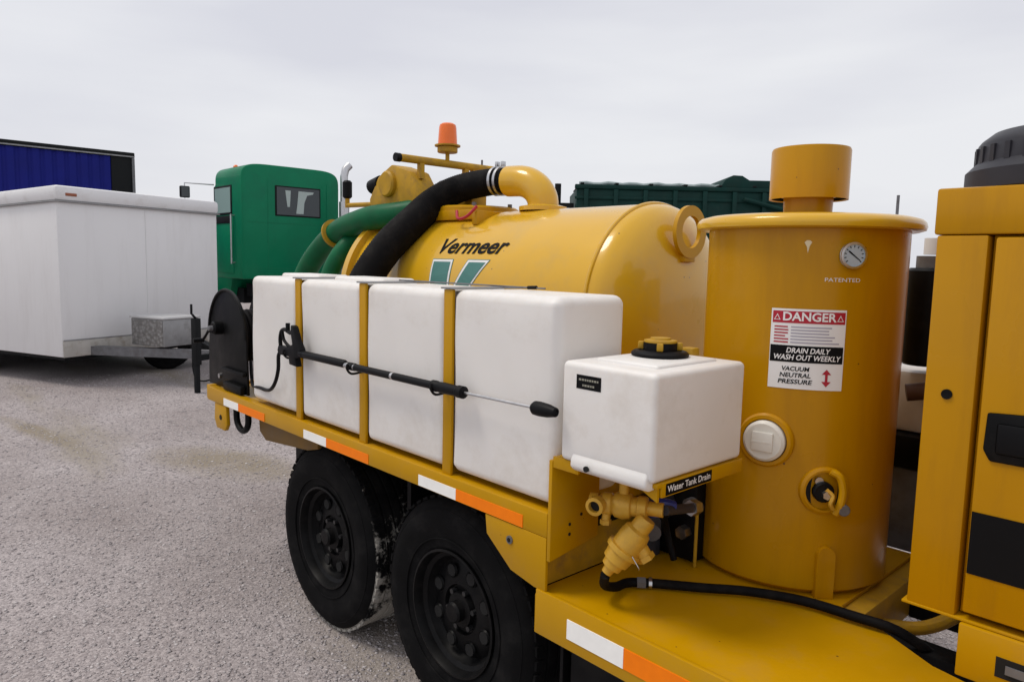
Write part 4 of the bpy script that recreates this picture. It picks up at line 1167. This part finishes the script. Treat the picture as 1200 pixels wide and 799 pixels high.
for sgn, yb in ((-1, YA), (1, YB)):
    b = MB()
    yo = yb + sgn * .52
    b.tube([(XF - .05, yb, 3.02), (XF - .15, yo, 3.02), (XF - .15, yo, 2.35), (XF - .05, yb, 2.30)], .014, M_steel, 8)
    b.box(XF - .19, XF - .11, yo - .09, yo + .09, 2.74, 2.96, M_nearblk, .02)
    b.box(XF - .11, XF - .105, yo - .075, yo + .075, 2.755, 2.945, M_win)
    b.build('mirror', GT)
b = MB()
st = [(-12.95, 7.40, 1.0), (-12.95, 7.40, 2.9), (-12.95, 7.40, 3.25), (-12.95, 7.43, 3.38), (-12.95, 7.52, 3.47)]
b.tube(st[:1] + [(-12.95, 7.40, 2.0)] + st[1:], .075, M_steel, 16)
b.tube([(-12.95, 7.40, 1.2), (-12.95, 7.40, 2.75)], .10, M_steel, 20)
b.build('exhaust_stack', GT)
for k in range(5):
    b = MB(); yy = 5.8 + k * .34
    b.lathe([(0, .0), (.05, .0), (.05, .03), (.03, .06), (0, .07)], (XF + .25, yy, 3.345), (0, 0, 1), M_amber, 12); b.build('roof_marker_lamp', GT)
b = MB()
for z in (1.42, 2.28): b.box(X0 - .001, X0 + .004, YA + .12, YB - .12, z, z + .012, M_green)
for yy in (5.98, 7.2): b.box(X0 - .001, X0 + .004, yy, yy + .012, 1.42, 3.1, M_green)
b.build('panel_seam', GT, kind='stuff')
b = MB(); b.box(X0 + .0005, X0 + .02, 6.75, 6.95, 1.50, 1.62, M_amber); b.build('rear_lamp', GT)
b = MB(); b.box(-14.5, -9.6, 6.05, 6.15, .85, 1.10, M_nearblk); b.box(-14.5, -9.6, 6.85, 6.95, .85, 1.10, M_nearblk); b.box(-11.5, -10.4, 5.95, 7.05, 1.1, 1.22, M_nearblk, .03)
b.box(-17.0, -14.5, 6.0, 7.0, .7, 1.0, M_nearblk)
b.build('chassis', GT)
b = MB(); b.prism([(-14.7, 1.2), (-14.7, 2.25), (-16.6, 2.0), (-16.9, 1.7), (-16.9, .8), (-14.9, .8)], 'xz', 5.85, 7.15, M_green, .05); b.build('hood', GT)
for xx in (-11.8, -10.5):
    for yy in (5.62, 7.35): small_wheel(GT, (xx, yy, .50), (0, 1, 0), .50, .5, local=False)
for yy in (5.62, 7.38): small_wheel(GT, (-15.9, yy, .50), (0, 1, 0), .50, .28, local=False)
b = MB()
for xx in (-11.8,):
    b.tube([(xx + .62 * math.cos(R(q)), 5.62, .50 + .62 * math.sin(R(q))) for q in range(20, 161, 10)], .03, M_wcap, 8)
b.box(-12.9, -12.2, 5.50, 6.0, .95, 1.16, M_wcap, .03)
b.build('mudguard', GT)

# ================================================================== DARK GREEN DUMP TRAILER
dv = Vector((3.9, 4.24, 0)).normalized()
da = math.atan2(dv.y, dv.x)
DG = thing('dump_trailer', 'long dark green ribbed dump trailer behind the yellow debris tank', 'trailer', (-13.8, 15.1, 0), da)
L = 6.5
b = MB(); b.box(0, L, 0, 2.4, 1.4, 3.70, M_dgreen, .02); b.build('dump_body', DG, local=True)
b = MB(); b.box(-.05, L, -.06, .10, 3.70, 3.82, M_dgreen, .02); b.build('top_rail', DG, local=True)
b = MB(); b.box(-.05, L, -.05, .0, 3.42, 3.50, M_dgreen, .01); b.build('side_rail', DG, local=True)
for k in range(8):
    x = .2 + k * .82
    b = MB(); b.box(x, x + .12, -.10, -.002, 1.45, 3.69, M_dgreen, .01); b.build('side_rib', DG, local=True)
for k in range(6):
    x = .1 + k * .95
    b = MB(); b.box(x, x + .10, -.07, 2.4, 3.825, 3.87, M_nearblk, .01); b.build('tarp_bow', DG, local=True)
b = MB()
P_ = [(.1 + .2 * i, .3 + .05 * math.sin(i), 3.88 + .02 * math.sin(i * 1.9)) for i in range(22)]
b.tube(P_, .05, mat('pale_tarp', (.35, .42, .42), .7), 8); b.build('rolled_tarp', DG, local=True)
b = MB(); b.prism([(3.95, 3.82), (4.1, 4.04), (4.3, 4.15), (4.55, 4.14), (4.75, 4.02), (6.5, 4.02), (6.5, 3.82)], 'xz', -.05, 2.3, M_dgreen, .01)
b.build('cab_shield', DG, local=True)
b = MB(); b.box(0, L, .3, 2.1, 1.0, 1.38, M_nearblk); b.build('chassis', DG, local=True)
b = MB(); b.tube([(4.6, -.12, 3.5), (6.3, -.12, 3.1)], .06, M_dgreen, 8); b.build('hydraulic_arm', DG, local=True)
for xx in (1.0, 2.3, 5.5):
    for yy in (.1, 2.3): small_wheel(DG, (xx, yy, .52), (0, 1, 0), .52, .34)
b = MB(); b.cyl((-.5, .3, 0), (-.5, .3, 3.85), .09, M_nearblk, 12); b.cyl((-1.1, .4, 0), (-1.1, .4, 3.45), .07, M_nearblk, 12)
b.box(-1.2, -.05, .2, .5, 3.2, 3.32, M_nearblk); b.build('front_post', DG, local=True)

# distant pole
b = MB()
b.cyl((-9.68, 26.98, 0), (-9.68, 26.98, 4.22), .05, M_grey, 10)
b.build('utility_pole', None, 'thin grey pole standing far behind the canister', cat='pole')
